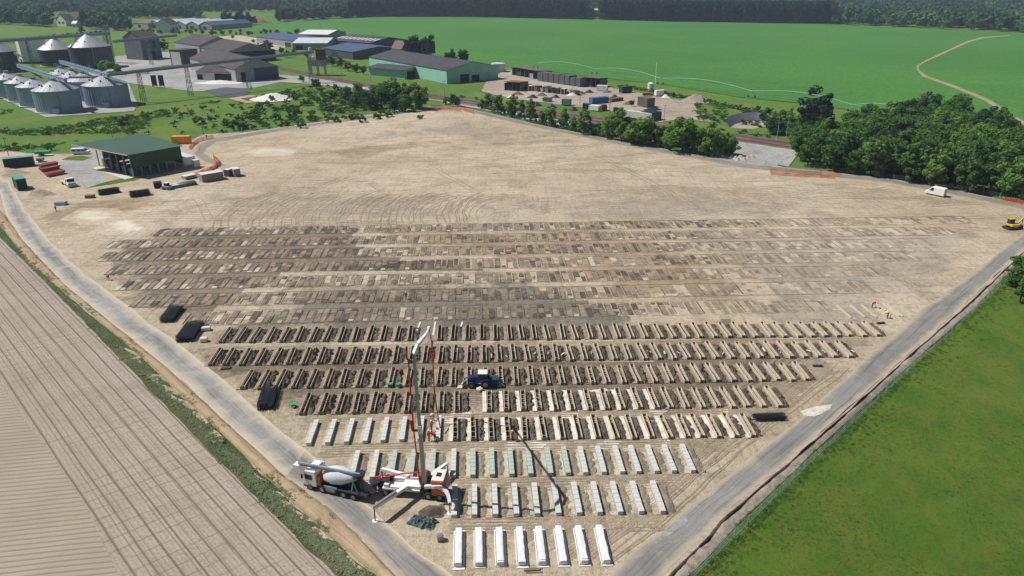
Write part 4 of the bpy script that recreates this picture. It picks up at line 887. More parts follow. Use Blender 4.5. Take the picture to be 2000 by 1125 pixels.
t, b = van(159, 301, head((144, 302), (176, 301)), 'white_paint', 'pale minibus van with dark side windows parked on the meadow edge', 6.2, 2.3)
for k in range(2): MB().box(-2.6 + k * 1.6, -1.015, 1.3, -1.3 + k * 1.6, -.99, 1.95).build('side_window', 'glass_dark', b)
def flatbed():
    t = empty('white_tipper_truck', G(135, 362), head((118, 350), (155, 367)), 'white tipper lorry beside the red skips', 'truck')
    MB().box(-3.3, -.5, .6, 2.4, .5, .9).build('chassis', 'white_paint', t)
    cab = MB().prism([(1., .6), (3.1, .6), (3.2, 1.4), (2.5, 1.65), (2.2, 2.6), (1., 2.65)], -1.15, 1.15).build('cab', 'white_paint', t, bevel=.06)
    MB().add([(2.54, -1, 1.7), (2.54, 1, 1.7), (2.26, 1, 2.45), (2.26, -1, 2.45)], [(0, 1, 2, 3)]).build('windscreen', 'glass_dark', cab)
    for s in (-1, 1): MB().box(1.3, s * 1.165 - .01, 1.6, 2.1, s * 1.165 + .01, 2.35).build('side_window', 'glass_dark', cab)
    MB().box(-3.5, -1.15, .95, .9, 1.15, 1.1).box(-3.5, -1.15, 1.1, .9, -1.05, 1.6).box(-3.5, 1.05, 1.1, .9, 1.15, 1.6).box(.8, -1.15, 1.1, .9, 1.15, 1.9).build('tipper_body', 'white_paint', t)
    MB().box(3.2, -1.3, .3, 3.9, 1.3, .9).build('front_frame', 'steel_grey', t)
    for x in (2.3, -2.4):
        for s in (-1, 1): wheel(t, x, s * 1., .45, .35)
flatbed()
def skip(x, y, rz, mat, label, L=6., wd=2.4, h=1.3):
    t = empty('skip_container', G(x, y), rz, label, 'skip', 'red skips by the shelter yard')
    hf = L / 2; MB().hexa([(-hf + .5, -wd / 2 + .1, .15), (hf - .5, -wd / 2 + .1, .15), (hf - .5, wd / 2 - .1, .15), (-hf + .5, wd / 2 - .1, .15)], [(-hf, -wd / 2, h * .9), (hf, -wd / 2, h * .9), (hf, wd / 2, h * .9), (-hf, wd / 2, h * .9)]).build('hull', mat, t)
    r = MB()
    for s in (-1, 1): r.box(-hf, s * wd / 2 - .08, h * .9, hf, s * wd / 2 + .08, h).box(s * hf - .08, -wd / 2 + .08, h * .9, s * hf + .08, wd / 2 - .08, h)
    for k in range(6): r.box(-hf + .6 + k * (L - 1.2) / 5 - .05, -wd / 2 - .05, .2, -hf + .6 + k * (L - 1.2) / 5 + .05, -wd / 2 + .02, h * .9)
    r.build('rim_rail', 'pink_red' if mat != 'dark_red' else 'dark_red', t); MB().box(-hf + .1, -wd / 2 + .1, h * .9, hf - .1, wd / 2 - .1, h * .9 + .02).build('inside', 'rust', t)
sk = head((88, 343), (128, 335))
skip(108, 342, sk, 'pink_red', 'lighter red skip nearest the white tipper lorry'); skip(98, 333, sk, 'dark_red', 'dark red skip in the middle of the three'); skip(95, 326, sk, 'dark_red', 'dark red skip farthest from the white lorry')
# ================================================================== CONTAINERS
def container(A, B, D, h, mat, roof, label, name='container', cat='container', legs=0):
    a, b = G(*A), G(*B); rz = math.atan2(b.y - a.y, b.x - a.x); L = (b - a).length
    t = empty(name, a, rz, label, cat); MB().box(0, 0, .15, L, D, h - .08).build('body', mat, t)
    MB().box(-.03, -.03, h - .08, L + .03, D + .03, h).build('roof', roof, t)
    p = MB()
    for x in (0, L):
        for y in (0, D): p.box(x - .1, y - .1, 0, x + .1, y + .1, h + .02)
    p.build('corner_posts', roof, t)
    for k in range(2): MB().box(L + .02, .15 + k * (D / 2), .3, L + .06, D / 2 - .1 + k * (D / 2), h - .25).build('door', mat, t)
    r = MB(); n = max(3, int(L / .9))
    for k in range(n): x = .3 + (L - .6) * k / (n - 1); r.box(x - .06, -.05, .2, x + .06, 0, h - .15)
    r.build('side_ribs', mat, t); return t
container((10, 330), (68, 324), 2.6, 3.4, 'container_green', 'container_teal', 'long dark green container at the far left edge of the yard')
container((36, 373), (55, 370), 5.5, 3.6, 'container_green', 'container_teal', 'small dark green container standing by the left road')
container((337, 282), (371, 281), 2.8, 3., 'yellow_paint', 'yellow_paint', 'orange yellow container behind the green shelter')
container((360, 325), (382, 321), 9, 3., 'white_paint', 'ice_roof', 'white site cabin attached to the right of the green shelter', 'site_cabin', 'cabin')
container((381, 328), (391, 326), 1.6, 2.6, 'white_paint', 'white_paint', 'small white toilet cabin right of the site cabin', 'toilet_cabin', 'cabin')
container((1157, 203), (1188, 200), 3, 3, 'container_blue', 'container_blue', 'bright blue container in the scrap yard')
container((1195, 199), (1217, 196), 2.6, 1.6, 'rust', 'brown_roof', 'low rusty container right of the blue one')
container((1245, 206), (1263, 210), 5, 4.5, 'container_grey', 'brown_roof', 'grey container with a brown roof right of the scrap yard tree')
container((1165, 177), (1185, 178), 3, 3, 'white_paint', 'white_paint', 'white container in the middle of the scrap yard')
container((1216, 182), (1234, 180), 3, 3.5, 'container_green', 'container_green', 'dark green container near the field side of the scrap yard')
container((1097, 205), (1112, 206), 3, 3, 'container_teal', 'brown_roof', 'teal grey container beside the railway')
container((1138, 212), (1152, 213), 3, 2.6, 'container_green', 'brown_roof', 'green container near the railway, left of the white one')
container((1150, 215), (1168, 217), 3, 2.4, 'white_paint', 'white_paint', 'white roofed container by the railway')
container((1176, 216), (1185, 216), 3, 2.6, 'rust', 'opening_dark', 'small rusty box, left of the two beside the railway')
container((1199, 220), (1208, 220), 3, 2.2, 'rust', 'opening_dark', 'small rusty box, right of the two beside the railway')
container((1060, 198), (1074, 199), 3, 2., 'container_grey', 'container_grey', 'low grey box at the left of the railside scrap')
# ================================================================== HEAPS
def heap(x, y, r, h, mat, label, sx=1, name='soil_heap', cat='heap', n=14):
    rr = random.Random(int(x * 7 + y)); v = [(0, 0, h)]; f = []; m = 22
    for k in range(1, n + 1):
        for i in range(m):
            a = 2 * math.pi * i / m; q = k / n; rad = r * q * (1 + .2 * mnoise.noise(Vector((math.cos(a) * 1.5, math.sin(a) * 1.5, x)))); z = h * (math.cos(q * math.pi) * .5 + .5) * (1 + .25 * mnoise.noise(Vector((rad * math.cos(a), rad * math.sin(a), x)) * .8))
            v.append((sx * rad * math.cos(a), rad * math.sin(a), z if k < n else -.05))
    for i in range(m): f.append((0, 1 + i, 1 + (i + 1) % m))
    for k in range(n - 1):
        for i in range(m): a = 1 + k * m; f.append((a + i, a + m + i, a + m + (i + 1) % m, a + (i + 1) % m))
    o = MB().add(v, f).build(name, mat, smooth=True, label=label, cat=cat); place(o, G(x, y)); return o
heap(78, 381, 3.6, 1.9, 'site_soil', 'small sandy heap right of the small dark green container', 1.4)
heap(14, 340, 5.5, 2., 'site_soil', 'wide sandy heap below the long dark green container', 1.6)
heap(1358, 198, 7, 3.6, 'sand_yard', 'brown soil heap at the right end of the scrap yard', 1.4)
heap(535, 192, 11, 2.6, 'white_bag', 'white tarpaulin heap beside the dark pond', 1.2, 'tarpaulin_heap')
heap(430, 162, 7, 1.6, 'white_bag', 'row of white bags in front of the big barn', 2.2, 'bag_heap')
heap(848, 1000, 1.3, .5, 'dug_soil_mat', 'heap of brown rubble and roots below the pump lorry', 1.5, 'rubble_heap')
for i, (x, y) in enumerate([(1428, 308), (1437, 310), (1446, 309), (1453, 312), (1461, 309), (1468, 308), (1441, 313)]):
    o = heap(x, y, .9 + .35 * (i % 3), 1.1, 'boulder', '%s pale boulder of the row beside the gravel yard' % ordn(i + 1), 1.2, 'boulder', 'boulder', 5); o['group'] = 'pale boulders by the gravel yard'
def tarp():
    rr = random.Random(2); v = []; n = 14
    for j in range(n + 1):
        for i in range(n + 1):
            u, w_ = i / n - .5, j / n - .5; e = max(0, 1 - (2 * max(abs(u), abs(w_))) ** 4); v.append((u * 3.1 * (1 + .5 * mnoise.noise(Vector((w_ * 5, 2, 0)))) + w_ * .8, w_ * 1.6 * (1 + .7 * mnoise.noise(Vector((u * 6, 0, 3)))) - u * 1.2, e * (.45 + .9 * mnoise.noise(Vector((u * 9, w_ * 9, 1))) + .5 * mnoise.noise(Vector((u * 22, w_ * 22, 4))))))
    f = [(j * (n + 1) + i, j * (n + 1) + i + 1, (j + 1) * (n + 1) + i + 1, (j + 1) * (n + 1) + i) for j in range(n) for i in range(n)]
    o = MB().add(v, f).build('crumpled_tarpaulin', 'tarp', label='crumpled dark blue green tarpaulin below the pump lorry', cat='tarpaulin'); place(o, G(826, 1022), .1)
tarp()
def plank_pile(x, y, rz, L, label, mat='timber', n=5):
    t = empty('plank_pile', G(x, y), rz, label, 'plank pile'); rr = random.Random(int(x))
    me = MB().box(0, -.1, 0, L, .1, .06).mesh('plank', mat)
    for k in range(n): o = bpy.data.objects.new('plank', me); link(o, t); o.location = (rr.uniform(-.3, .3), (k - n / 2) * .3, .02 + (k % 2) * .07); o.rotation_euler.z = rr.uniform(-.05, .05)
plank_pile(137, 399, R(32), 6.5, 'pale planks fanned on the ground right of the small parts', 'timber', 4)
plank_pile(1012, 927, R(93), 5.2, 'brown planks lying upright between two greenish block beams', 'timber_old_and_shade', 4)
plank_pile(1024, 1113, R(2), 1.8, 'short dark planks below the white sheeted beams', 'timber_old_and_shade', 3)
crate(106, 402, 3., 1.8, 1.0, 'galvanised', 'low grey machine part left of the fanned planks', .1, 'machine_part', 'machine part')
crate(166, 388, 2.4, 1.5, .9, 'rust', 'small rusty brown pile of parts above the fanned planks', .1, 'parts_pallet', 'pallet load')
# pallets and beam stacks
def pallet_stack(A, B, D, h, n, label, mat='pallet_grey', wrap='cream_paint'):
    a, b = G(*A), G(*B); rz = math.atan2(b.y - a.y, b.x - a.x); L = (b - a).length; t = empty('block_stack', a, rz, label, 'stack of blocks', 'stacked goods right of the shelter')
    rows = 5; w0 = L / n
    for i in range(n):
        me = MB().box(.04, 0, 0, w0 - .04, D, h / rows - .04).mesh('block_layer', mat)
        for k in range(rows): o = bpy.data.objects.new('block_layer', me); link(o, t); o.location = (i * w0, .02 * (k % 2), k * h / rows)
        MB().box(i * w0 + .02, -.02, h - .04, (i + 1) * w0 - .02, D + .02, h + .02).build('top_sheet', wrap, t)
pallet_stack((396, 357), (438, 350), 3.4, 2.6, 4, 'long stack of grey brown block pallets behind the pipes')
pallet_stack((458, 346), (471, 344), 3.4, 2.6, 2, 'separate stack of brown blocks at the right of the others')
pallet_stack((447, 346), (456, 343), 2, 2.4, 1, 'narrow pale stack between the two larger block stacks', 'container_grey')
pallet_stack((302, 369), (318, 367), 2.5, 1.8, 2, 'low black stack left of the grey small loader', 'opening_dark', 'opening_dark')
pallet_stack((363, 352), (385, 347), 2.4, 1.2, 4, 'mixed small pallets behind the long grey pipes', 'grey_render', 'white_bag')
def pipes():
    a, b = G(337, 369), G(385, 361); t = empty('pipe_stack', a, math.atan2(b.y - a.y, b.x - a.x), 'long blue grey pipes stacked in front of the block pallets', 'pipe stack'); L = (b - a).length
    for k in range(5):
        for z in range(2):
            MB().bar((0, k * .55 + z * .27, .3 + z * .5), (L, k * .55 + z * .27, .3 + z * .5), .26, 10).build('pipe', 'container_grey' if (k + z) % 3 == 0 else 'steel_grey', t, True)
pipes()
def loader():
    t = empty('small_loader', G(327, 370), 2.9, 'small grey wheeled loader at the left end of the pipes', 'loader')
    MB().box(-1.2, -.7, .4, 1.2, .7, 1.2).build('body', 'galvanised', t, bevel=.05); c = MB().box(-.6, -.6, 1.2, .5, .6, 2.1).build('cab', 'glass_dark', t); MB().box(-.7, -.65, 2.1, .6, .65, 2.2).build('cab_roof', 'white_paint', c)
    MB().prism([(1.3, .1), (2.3, .05), (2.2, .3), (1.4, .9)], -.8, .8).build('bucket', 'white_paint', t)
    for x in (-.8, .8):
        for s in (-1, 1): wheel(t, x, s * .75, .42, .3)
loader()
def green_tractor():
    t = empty('green_farm_trailer', G(88, 304), .2, 'bright green farm tool standing at the meadow edge behind the skips', 'farm machine')
    MB().box(-3, -1, .8, 2, 1, 1.8).build('hopper', 'bright_green', t, bevel=.05)
    MB().bar((2, 0, .8), (4, 0, .6), .1, 4).build('drawbar', 'steel_grey', t)
    for s in (-1, 1): wheel(t, -1, s * 1.2, .6, .35)
    t = empty('grey_farm_trailer', G(80, 316), .2, 'grey machine with a mast in front of the green farm tool', 'farm machine'); MB().box(-1, -1, .5, 1, 1, 1.5).build('body', 'galvanised', t); MB().bar((0, 0, 1.5), (0, 0, 4), .1, 6).build('mast', 'steel_grey', t)
    for s in (-1, 1): wheel(t, 0, s * 1.15, .45, .3)
green_tractor()
def excavator():
    t = empty('mini_excavator', G(1975, 447), R(190), 'yellow mini excavator parked at the right tip of the site', 'excavator')
    for s in (-1, 1):
        tr = MB().prism([(-1.5, .2), (-1.3, 0), (1.3, 0), (1.5, .2), (1.5, .45), (1.3, .65), (-1.3, .65), (-1.5, .45)], s * .95 - .25, s * .95 + .25).build('track', 'rubber', t)
        MB().box(-1.2, s * .95 - .27, .2, 1.2, s * .95 + .27, .45).build('track_frame', 'dark_steel', tr)
    MB().cyl((0, 0), .5, .5, .8, 14).build('slew_ring', 'dark_steel', t)
    MB().box(-1.4, -1., .8, .9, 1., 1.4).build('upper_body', 'excavator_yellow', t, bevel=.08)
    c = MB().box(-.5, -.95, 1.4, .9, .05, 2.6).build('cab', 'glass_dark', t); MB().box(-.55, -1., 2.6, .95, .1, 2.75).build('cab_roof', 'excavator_yellow', c)
    MB().bar((-.9, .3, 1.2), (-2.4, .3, 2.9), .17, 4).bar((-2.4, .3, 2.9), (-2.5, .3, 1.2), .13, 4).build('boom', 'excavator_yellow', t); MB().bar((-1, .3, 1.1), (-1.9, .3, 1.9), .07, 6).build('ram', 'rust', t)
    MB().prism([(-2.9, .1), (-2.2, .1), (-2.1, .6), (-2.4, 1.2), (-2.8, .9)], -.1, .7).build('bucket', 'dark_steel', t)
    MB().box(1.6, -1.2, .1, 1.75, 1.2, .7).bar((.9, -.5, .4), (1.6, -.5, .4), .07, 4).bar((.9, .5, .4), (1.6, .5, .4), .07, 4).build('blade', 'dark_steel', t)
excavator()
for i, (x, y, r_) in enumerate([(1721, 632, .2), (1598, 716, 0)]):
    t = empty(['hand_tool_heap', 'ground_roller'][i], G(x, y), r_, ['dark tool lying right of the last formwork', 'small grey trolley with an upright handle right of the second row'][i], 'tool')
    MB().box(-.9, -.25, 0, .7, .25, .3).build('body', 'dark_steel', t, bevel=.05); MB().bar((0, 0, .3), (.1, .3, 1.3 if i else .5), .04, 5).build('handle', 'galvanised', t)
# ================================================================== ORANGE NETTING
def netting(pts, label, h=1.):
    t = empty('safety_netting', G(*pts[0]), 0, label, 'safety net', 'orange safety netting'); o0 = G(*pts[0]); W = [G(*p) - o0 for p in pts]; mb = MB(); rr = random.Random(len(pts))
    dense = []
    for a, b in zip(W, W[1:]):
        n = max(1, int((b - a).length / 1.5))
        for k in range(n): dense.append(a.lerp(b, k / n) + Vector((rr.uniform(-.25, .25), rr.uniform(-.25, .25), 0)))
    dense.append(W[-1])
    for a, b in zip(dense, dense[1:]):
        for z in (0, .25, .5, .75, 1.):
            mb.bar(a + Vector((0, 0, .05 + h * z * .95)), b + Vector((0, 0, .05 + h * z * .95)), .06, 4)
        for u in (0, .33, .66): p = a.lerp(b, u); mb.bar(p + Vector((0, 0, .03)), p + Vector((0, 0, h)), .05, 4)
    mb.build('net', 'orange_net', t)
    for q in dense[::3]: MB().bar(q, q + Vector((0, 0, h + .25)), .05, 5).build('stake', 'rust', t)
netting([(383, 345), (398, 338), (412, 333), (425, 325), (428, 317), (420, 310), (416, 305)], 'orange netting curving right of the white cabin', 1.2)
netting([(392, 340), (408, 335), (420, 329), (424, 321), (418, 314)], 'second orange netting inside the curve by the white cabin', 1.)
netting([(370, 292), (378, 283), (388, 277), (400, 273), (418, 269)], 'orange netting around the bend behind the yellow container', 1.2)
netting([(843, 212), (865, 213), (890, 214), (905, 216), (925, 222)], 'orange netting at the far corner of the site', 1.8)
netting([(845, 215), (870, 216), (900, 218)], 'second orange netting lying at the far corner of the site', 1.2)
netting([(1504, 337), (1535, 339), (1570, 341), (1605, 342), (1643, 347)], 'long orange netting below the gravel yard', 1.3)
netting([(1506, 341), (1540, 344), (1580, 346), (1630, 349)], 'second strand of orange netting below the gravel yard', .9)
netting([(1957, 393), (1985, 398), (2020, 406)], 'orange netting at the far right edge of the picture', 1.4)
# ================================================================== GREEN SHELTER
def shelter():
    A, B = G(262, 347), G(359, 328); d = (B - A).normalized(); n = Vector((-d.y, d.x, 0)); L = (B - A).length; D = 26.5
    h1, h2 = 7.8, 8.6
    t = empty('open_shelter', A, math.atan2(d.y, d.x), 'dark green open sided shelter with a large sheet roof on steel posts', 'shelter')
    # roof with slight fall
    sh = -6.0
    MB().hexa([(-1, -.8, h1 - .2), (L + .5, -.8, h1 - .2), (L + .5 + sh * .0, D, h2 - .2), (-1 + sh, D, h2 - .2)], [(-1, -.8, h1), (L + .5, -.8, h1), (L + .5, D, h2), (-1 + sh, D, h2)]).build('roof', 'roof_green', t)
    MB().bar((-1.02, -.85, h1 - .1), (-1.02 + sh, D + .05, h2 - .1), .14, square=True).build('fascia', 'cream_paint', t)
    MB().box(0, -.15, 3.2, L, 0, h1 - .2).build('front_cladding', 'wall_green', t)
    MB().box(L - .2, 0, 1.5, L, D, h1 - .3).build('side_cladding', 'wall_green', t)
    MB().box(2, D - .3, .5, L, D - .1, 6).build('rear_wall', 'container_grey', t)
    for k in range(6):
        y = .3 + k * (D - .8) / 5
        MB().box(-.15, y - .15, 0, .15, y + .15, h1 - .2).build('post', 'steel_grey', t)
        MB().box(L * .5 - .15, y - .15, 0, L * .5 + .15, y + .15, h1 - .2).build('post', 'steel_grey', t)
    for k in range(7): MB().box(k * L / 6 - .12, -.12, 0, k * L / 6 + .12, .12, 3.3).build('post', 'steel_grey', t)
    for k in range(5): MB().box(.6, 1.5 + k * 5, 0, 3.2, 4.4 + k * 5, 2.6).build('bay_wall', 'container_grey', t)
    o = MB().box(-3, 0, 0, -.4, D - 2, .1).build('concrete_kerb', 'concrete_block_mat', label='pale concrete strip along the open side of the green shelter', cat='kerb'); o.location = A; o.rotation_euler.z = t.rotation_euler.z
shelter()
sheet('shelter_yard', [(160, 303), (200, 300), (235, 303), (262, 345), (232, 356), (190, 362), (165, 365), (135, 345), (115, 318)], 'gravel_light', .02, .3)
sheet('shelter_pavement', [(178, 322), (200, 312), (222, 312), (258, 342), (245, 352), (215, 356)], 'road_far', .035, .2)
sheet('yard_grass', [(120, 312), (135, 306), (160, 304), (180, 308), (160, 314)], 'right_grass', .05, .5)
sheet('yard_grass', [(205, 356), (235, 349), (262, 346), (290, 345), (260, 353), (165, 368)], 'right_grass', .05, .5)
# ================================================================== SILOS
def silo(cx, cy, r, h, wallm, label, roofm='galvanised_roof', rise=None, grp='grain silos', nr=48):
    rise = rise or r * .42; t = empty('grain_silo', G(cx, cy) , 0, label, 'silo', grp)
    v = []; n = nr * 2
    for z in (0, h):
        for i in range(n): a = 2 * math.pi * i / n; q = r + (.14 if i % 2 else -.05); v.append((q * math.cos(a), q * math.sin(a), z))
    MB().add(v, [(i, (i + 1) % n, n + (i + 1) % n, n + i) for i in range(n)]).build('wall', wallm, t)
    rb = MB()
    for z in np.arange(h * .12, h, h / 8): rb.cyl((0, 0), r + .02, z, z + .12, 48, cap=False)
    rb.build('wall_hoops', wallm, t)
    rf = MB().cyl((0, 0), r + .35, h, h + rise, 48, r2=1.1).build('roof', roofm, t)
    q = MB()
    for i in range(24): a = 2 * math.pi * i / 24; q.bar((math.cos(a) * (r + .3), math.sin(a) * (r + .3), h + .06), (math.cos(a) * 1.1, math.sin(a) * 1.1, h + rise + .05), .07, 4)
    q.build('roof_ribs', roofm, rf); MB().cyl((0, 0), 1.3, h + rise, h + rise + 1., 14).build('roof_cap', 'galvanised', rf)
    for a in (R(-75), R(-115), R(-150)): MB().cyl((math.cos(a) * r * .62, math.sin(a) * r * .62), .35, h + rise * .4, h + rise * .4 + .9, 8).build('vent', 'dark_steel', rf)
    MB().cyl((0, 0), r + .6, 0, .35, 36).build('base_ring', 'concrete_block_mat', t)
    MB().box(-1 + r * .35, -r - .6, .3, 2.4 + r * .35, -r * .9, 2.6).build('access_door', 'galvanised', t)
    la = R(-55); MB().bar((math.cos(la) * (r + .25), math.sin(la) * (r + .25), .3), (math.cos(la) * (r + .25), math.sin(la) * (r + .25), h), .2, 4).build('ladder', 'steel_grey', t)
    return t
def silo_px(xc, ybase, wpx, hpx, *a, **k):
    ppm = F * (S_ + (ybase - 562.5) / F * C_) / HC; r = wpx / 2 / ppm; p = G(xc, ybase); c = p + Vector((p.x, p.y, 0)).normalized() * r
    q = PX(c.x, c.y, 0); return silo(q[0], q[1], r, hpx / ppm / .97, *a, **k)
silo_px(119, 221, 80, 40, 'galvanised', 'nearest large silo at the right end of the left silo row')
silo_px(77, 209, 62, 36, 'galvanised', 'second silo of the left row, just behind the nearest one')
silo_px(51, 199, 56, 34, 'galvanised', 'third silo of the left row counted from the nearest')
silo_px(25, 191, 52, 33, 'galvanised', 'farthest silo of the left row, at the picture edge')
silo_px(214, 209, 80, 38, 'galvanised', 'large silo at the right of the group beside the meadow')
silo_px(172, 196, 64, 34, 'galvanised', 'silo partly hidden between the two nearest silos')
silo_px(150, 184, 54, 30, 'galvanised', 'small looking silo farther back in the right silo row')
silo_px(128, 176, 50, 28, 'galvanised', 'rearmost silo of the right silo row')
silo_px(184, 134, 75, 38, 'silo_blue', 'dark blue silo right of the other in the rear pair', rise=8.5)
silo_px(117, 130, 62, 30, 'silo_blue', 'dark blue silo in the middle behind the white tower block', rise=7.5)
silo_px(8, 141, 56, 36, 'silo_blue', 'dark blue silo cut by the left picture edge', rise=7)
# ================================================================== GANTRIES (conveyor bridges)
def gantry(A, za, B, zb, r, label, legs=(), mat='steel_grey', name='conveyor_gantry'):
    a, b = G(*A, za), G(*B, zb); t = empty(name, Vector((a.x, a.y, 0)), 0, label, 'conveyor bridge'); o = Vector((a.x, a.y, 0)); a, b = a - o, b - o
    MB().bar(a, b, r, square=True).build('deck', mat, t); up = Vector((0, 0, r * 1.5)); n = max(4, int((b - a).length / 4)); m = MB()
    side = (b - a).cross(Vector((0, 0, 1))).normalized() * r * .8
    for s in (-1, 1):
        m.bar(a + up + side * s, b + up + side * s, r * .13, 4)
        for k in range(n + 1): p = a.lerp(b, k / n) + side * s; m.bar(p, p + up, r * .1, 4)
    m.build('handrail', mat, t)
    MB().bar(a + up * .6, b + up * .6, r * .45, 8).build('belt_cover', 'dark_steel' if mat == 'dark_steel' else 'galvanised', t)
    for u in legs:
        p = a.lerp(b, u); g = Vector((p.x, p.y, -.1)); lg = MB(); w_ = 1.1
        for sx in (-1, 1):
            for sy in (-1, 1): lg.bar(g + Vector((sx * w_, sy * w_, 0)), p + Vector((sx * w_ * .6, sy * w_ * .6, -r * .5)), .14, 4)
        nz = max(2, int(p.z / 3))
        for k in range(nz):
            z0, z1 = p.z * k / nz, p.z * (k + 1) / nz; s = 1 if k % 2 else -1
            for sy in (-1, 1): lg.bar(g + Vector((-s * w_ * .9, sy * w_ * .9, z0)), g + Vector((s * w_ * .8, sy * w_ * .8, z1)), .09, 4); lg.bar(g + Vector((sy * w_ * .9, -s * w_ * .9, z0)), g + Vector((sy * w_ * .8, s * w_ * .8, z1)), .09, 4)
        lg.build('lattice_leg', mat, t)
gantry((212, 147), 15, (612, 102), 18, .75, 'long conveyor bridge on lattice legs crossing from the silos to the loading tower', (.12, .33, .62, .97))
gantry((-30, 83), 22, (214, 66), 22, 1.0, 'rear conveyor bridge running from the left edge to the elevator tower', (.3, .7))
gantry((222, 82), 19, (345, 70), 19, .8, 'short conveyor bridge between the elevator tower and the barns', (.5,))
gantry((35, 129), 15.5, (128, 158), 15, .9, 'sloping catwalk over the left silo row', (), 'galvanised')
gantry((118, 122), 15.5, (212, 149), 15, .9, 'sloping catwalk over the right silo row', (), 'galvanised')
gantry((30, 124), 13, (116, 121), 13, .5, 'dark cross bridge between the two catwalks behind the silo rows', (), 'dark_steel')
gantry((135, 152), 14, (205, 150), 14, .45, 'thin bridge linking the two catwalks near the front', ())
gantry((0, 92), 10, (45, 112), 13, .7, 'pipe bridge leading to the silo at the left edge', ())
def tower(cx, cy, w_, h, label, mat='steel_grey'):
    t = empty('elevator_tower', G(cx, cy), .3, label, 'tower'); m = MB()
    for sx in (-1, 1):
        for sy in (-1, 1): m.bar((sx * w_, sy * w_, 0), (sx * w_, sy * w_, h), .22, 4)
    n = int(h / 4)
    for k in range(n):
        z0, z1 = h * k / n, h * (k + 1) / n
        for sx, sy, tx, ty in ((-1, -1, 1, -1), (1, -1, 1, 1), (1, 1, -1, 1), (-1, 1, -1, -1)):
            m.bar((sx * w_, sy * w_, z0), (tx * w_, ty * w_, z1), .13, 4); m.bar((sx * w_, sy * w_, z1), (tx * w_, ty * w_, z1), .13, 4)
    m.build('frame', mat, t); MB().box(-.8, -.8, 0, .8, .8, h + 2).build('elevator_leg', 'galvanised', t); MB().box(-w_, -w_, h, w_, w_, h + .4).box(-1.4, -1.2, h + .4, 1.4, 1.2, h + 3).build('head_house', mat, t)
tower(219, 122, 2.2, 25, 'tall lattice elevator tower right of the rear dark silos')
# ================================================================== BUILDINGS
def building(name, A, B, D, h, rise, wallm, roofm, label, cat='building', ridge='x', doors=(), wins=(), over=.4, skylights=0, flat=False, back=False, gable=None):
    a, b = G(*A), G(*B); L = (b - a).length; rz = math.atan2(b.y - a.y, b.x - a.x); t = empty(name, Vector((a.x, a.y, -.25)), rz, label, cat)
    w_ = MB().box(0, 0, 0, L, D, h)
    if ridge == 'x' and rise:
        for x in (0, L): w_.add([(x, 0, h), (x, D, h), (x, D / 2, h + rise)], [(0, 1, 2)])
    elif rise:
        for y in (0, D): w_.add([(0, y, h), (L, y, h), (L / 2, y, h + rise)], [(0, 1, 2)])
    w_.build('wall', wallm, t); o = over; th = .22
    if rise == 0: rf = MB().box(-o, -o, h + .003, L + o, D + o, h + .3).build('roof', roofm, t)
    elif ridge == 'x':
        s = rise / (D / 2); e0 = h - s * o
        rf = MB().hexa([(-o, -o, e0), (L + o, -o, e0), (L + o, D / 2, h + rise), (-o, D / 2, h + rise)], [(-o, -o, e0 + th), (L + o, -o, e0 + th), (L + o, D / 2, h + rise + th), (-o, D / 2, h + rise + th)]).hexa([(-o, D / 2, h + rise), (L + o, D / 2, h + rise), (L + o, D + o, e0), (-o, D + o, e0)], [(-o, D / 2, h + rise + th), (L + o, D / 2, h + rise + th), (L + o, D + o, e0 + th), (-o, D + o, e0 + th)]).build('roof', roofm, t)
        MB().bar((-o, D / 2, h + rise + th), (L + o, D / 2, h + rise + th), .16, 6).build('ridge_cap', roofm, rf)
        for k in range(skylights):
            x = L * (k + .5) / skylights; y0, y1 = D * .15, D * .32; MB().hexa([(x - L * .012 - .5, y0, h + s * y0 + th), (x + L * .012 + .5, y0, h + s * y0 + th), (x + L * .012 + .5, y1, h + s * y1 + th), (x - L * .012 - .5, y1, h + s * y1 + th)], [(x - L * .012 - .5, y0, h + s * y0 + th + .08), (x + L * .012 + .5, y0, h + s * y0 + th + .08), (x + L * .012 + .5, y1, h + s * y1 + th + .08), (x - L * .012 - .5, y1, h + s * y1 + th + .08)]).build('skylight', 'cream_paint', rf)
    else:
        s = rise / (L / 2); e0 = h - s * o
        rf = MB().hexa([(-o, -o, e0), (L / 2, -o, h + rise), (L / 2, D + o, h + rise), (-o, D + o, e0)], [(-o, -o, e0 + th), (L / 2, -o, h + rise + th), (L / 2, D + o, h + rise + th), (-o, D + o, e0 + th)]).hexa([(L / 2, -o, h + rise), (L + o, -o, e0), (L + o, D + o, e0), (L / 2, D + o, h + rise)], [(L / 2, -o, h + rise + th), (L + o, -o, e0 + th), (L + o, D + o, e0 + th), (L / 2, D + o, h + rise + th)]).build('roof', roofm, t)
        MB().bar((L / 2, -o, h + rise + th), (L / 2, D + o, h + rise + th), .16, 6).build('ridge_cap', roofm, rf)
    for side, u0, u1, z0, z1, m in doors:
        if side == 'f': MB().box(L * u0, -.12, z0, L * u1, -.01, z1).build('door' if z0 < .5 else 'window', m, t)
        elif side == 'l': MB().box(-.12, D * u0, z0, -.01, D * u1, z1).build('door' if z0 < .5 else 'window', m, t)
        else: MB().box(L + .01, D * u0, z0, L + .12, D * u1, z1).build('door' if z0 < .5 else 'window', m, t)
    return t
hall = building('mint_green_hall', (722, 133), (873, 163), 40, 8.2, 4, 'mint_cladding', 'slate_roof', 'long mint green metal hall with a dark sheet roof beside the railway', 'hall', 'x', doors=[('r', .25, .42, 0, 5, 'opening_dark'), ('r', .48, .62, .01, 4, 'opening_dark')])
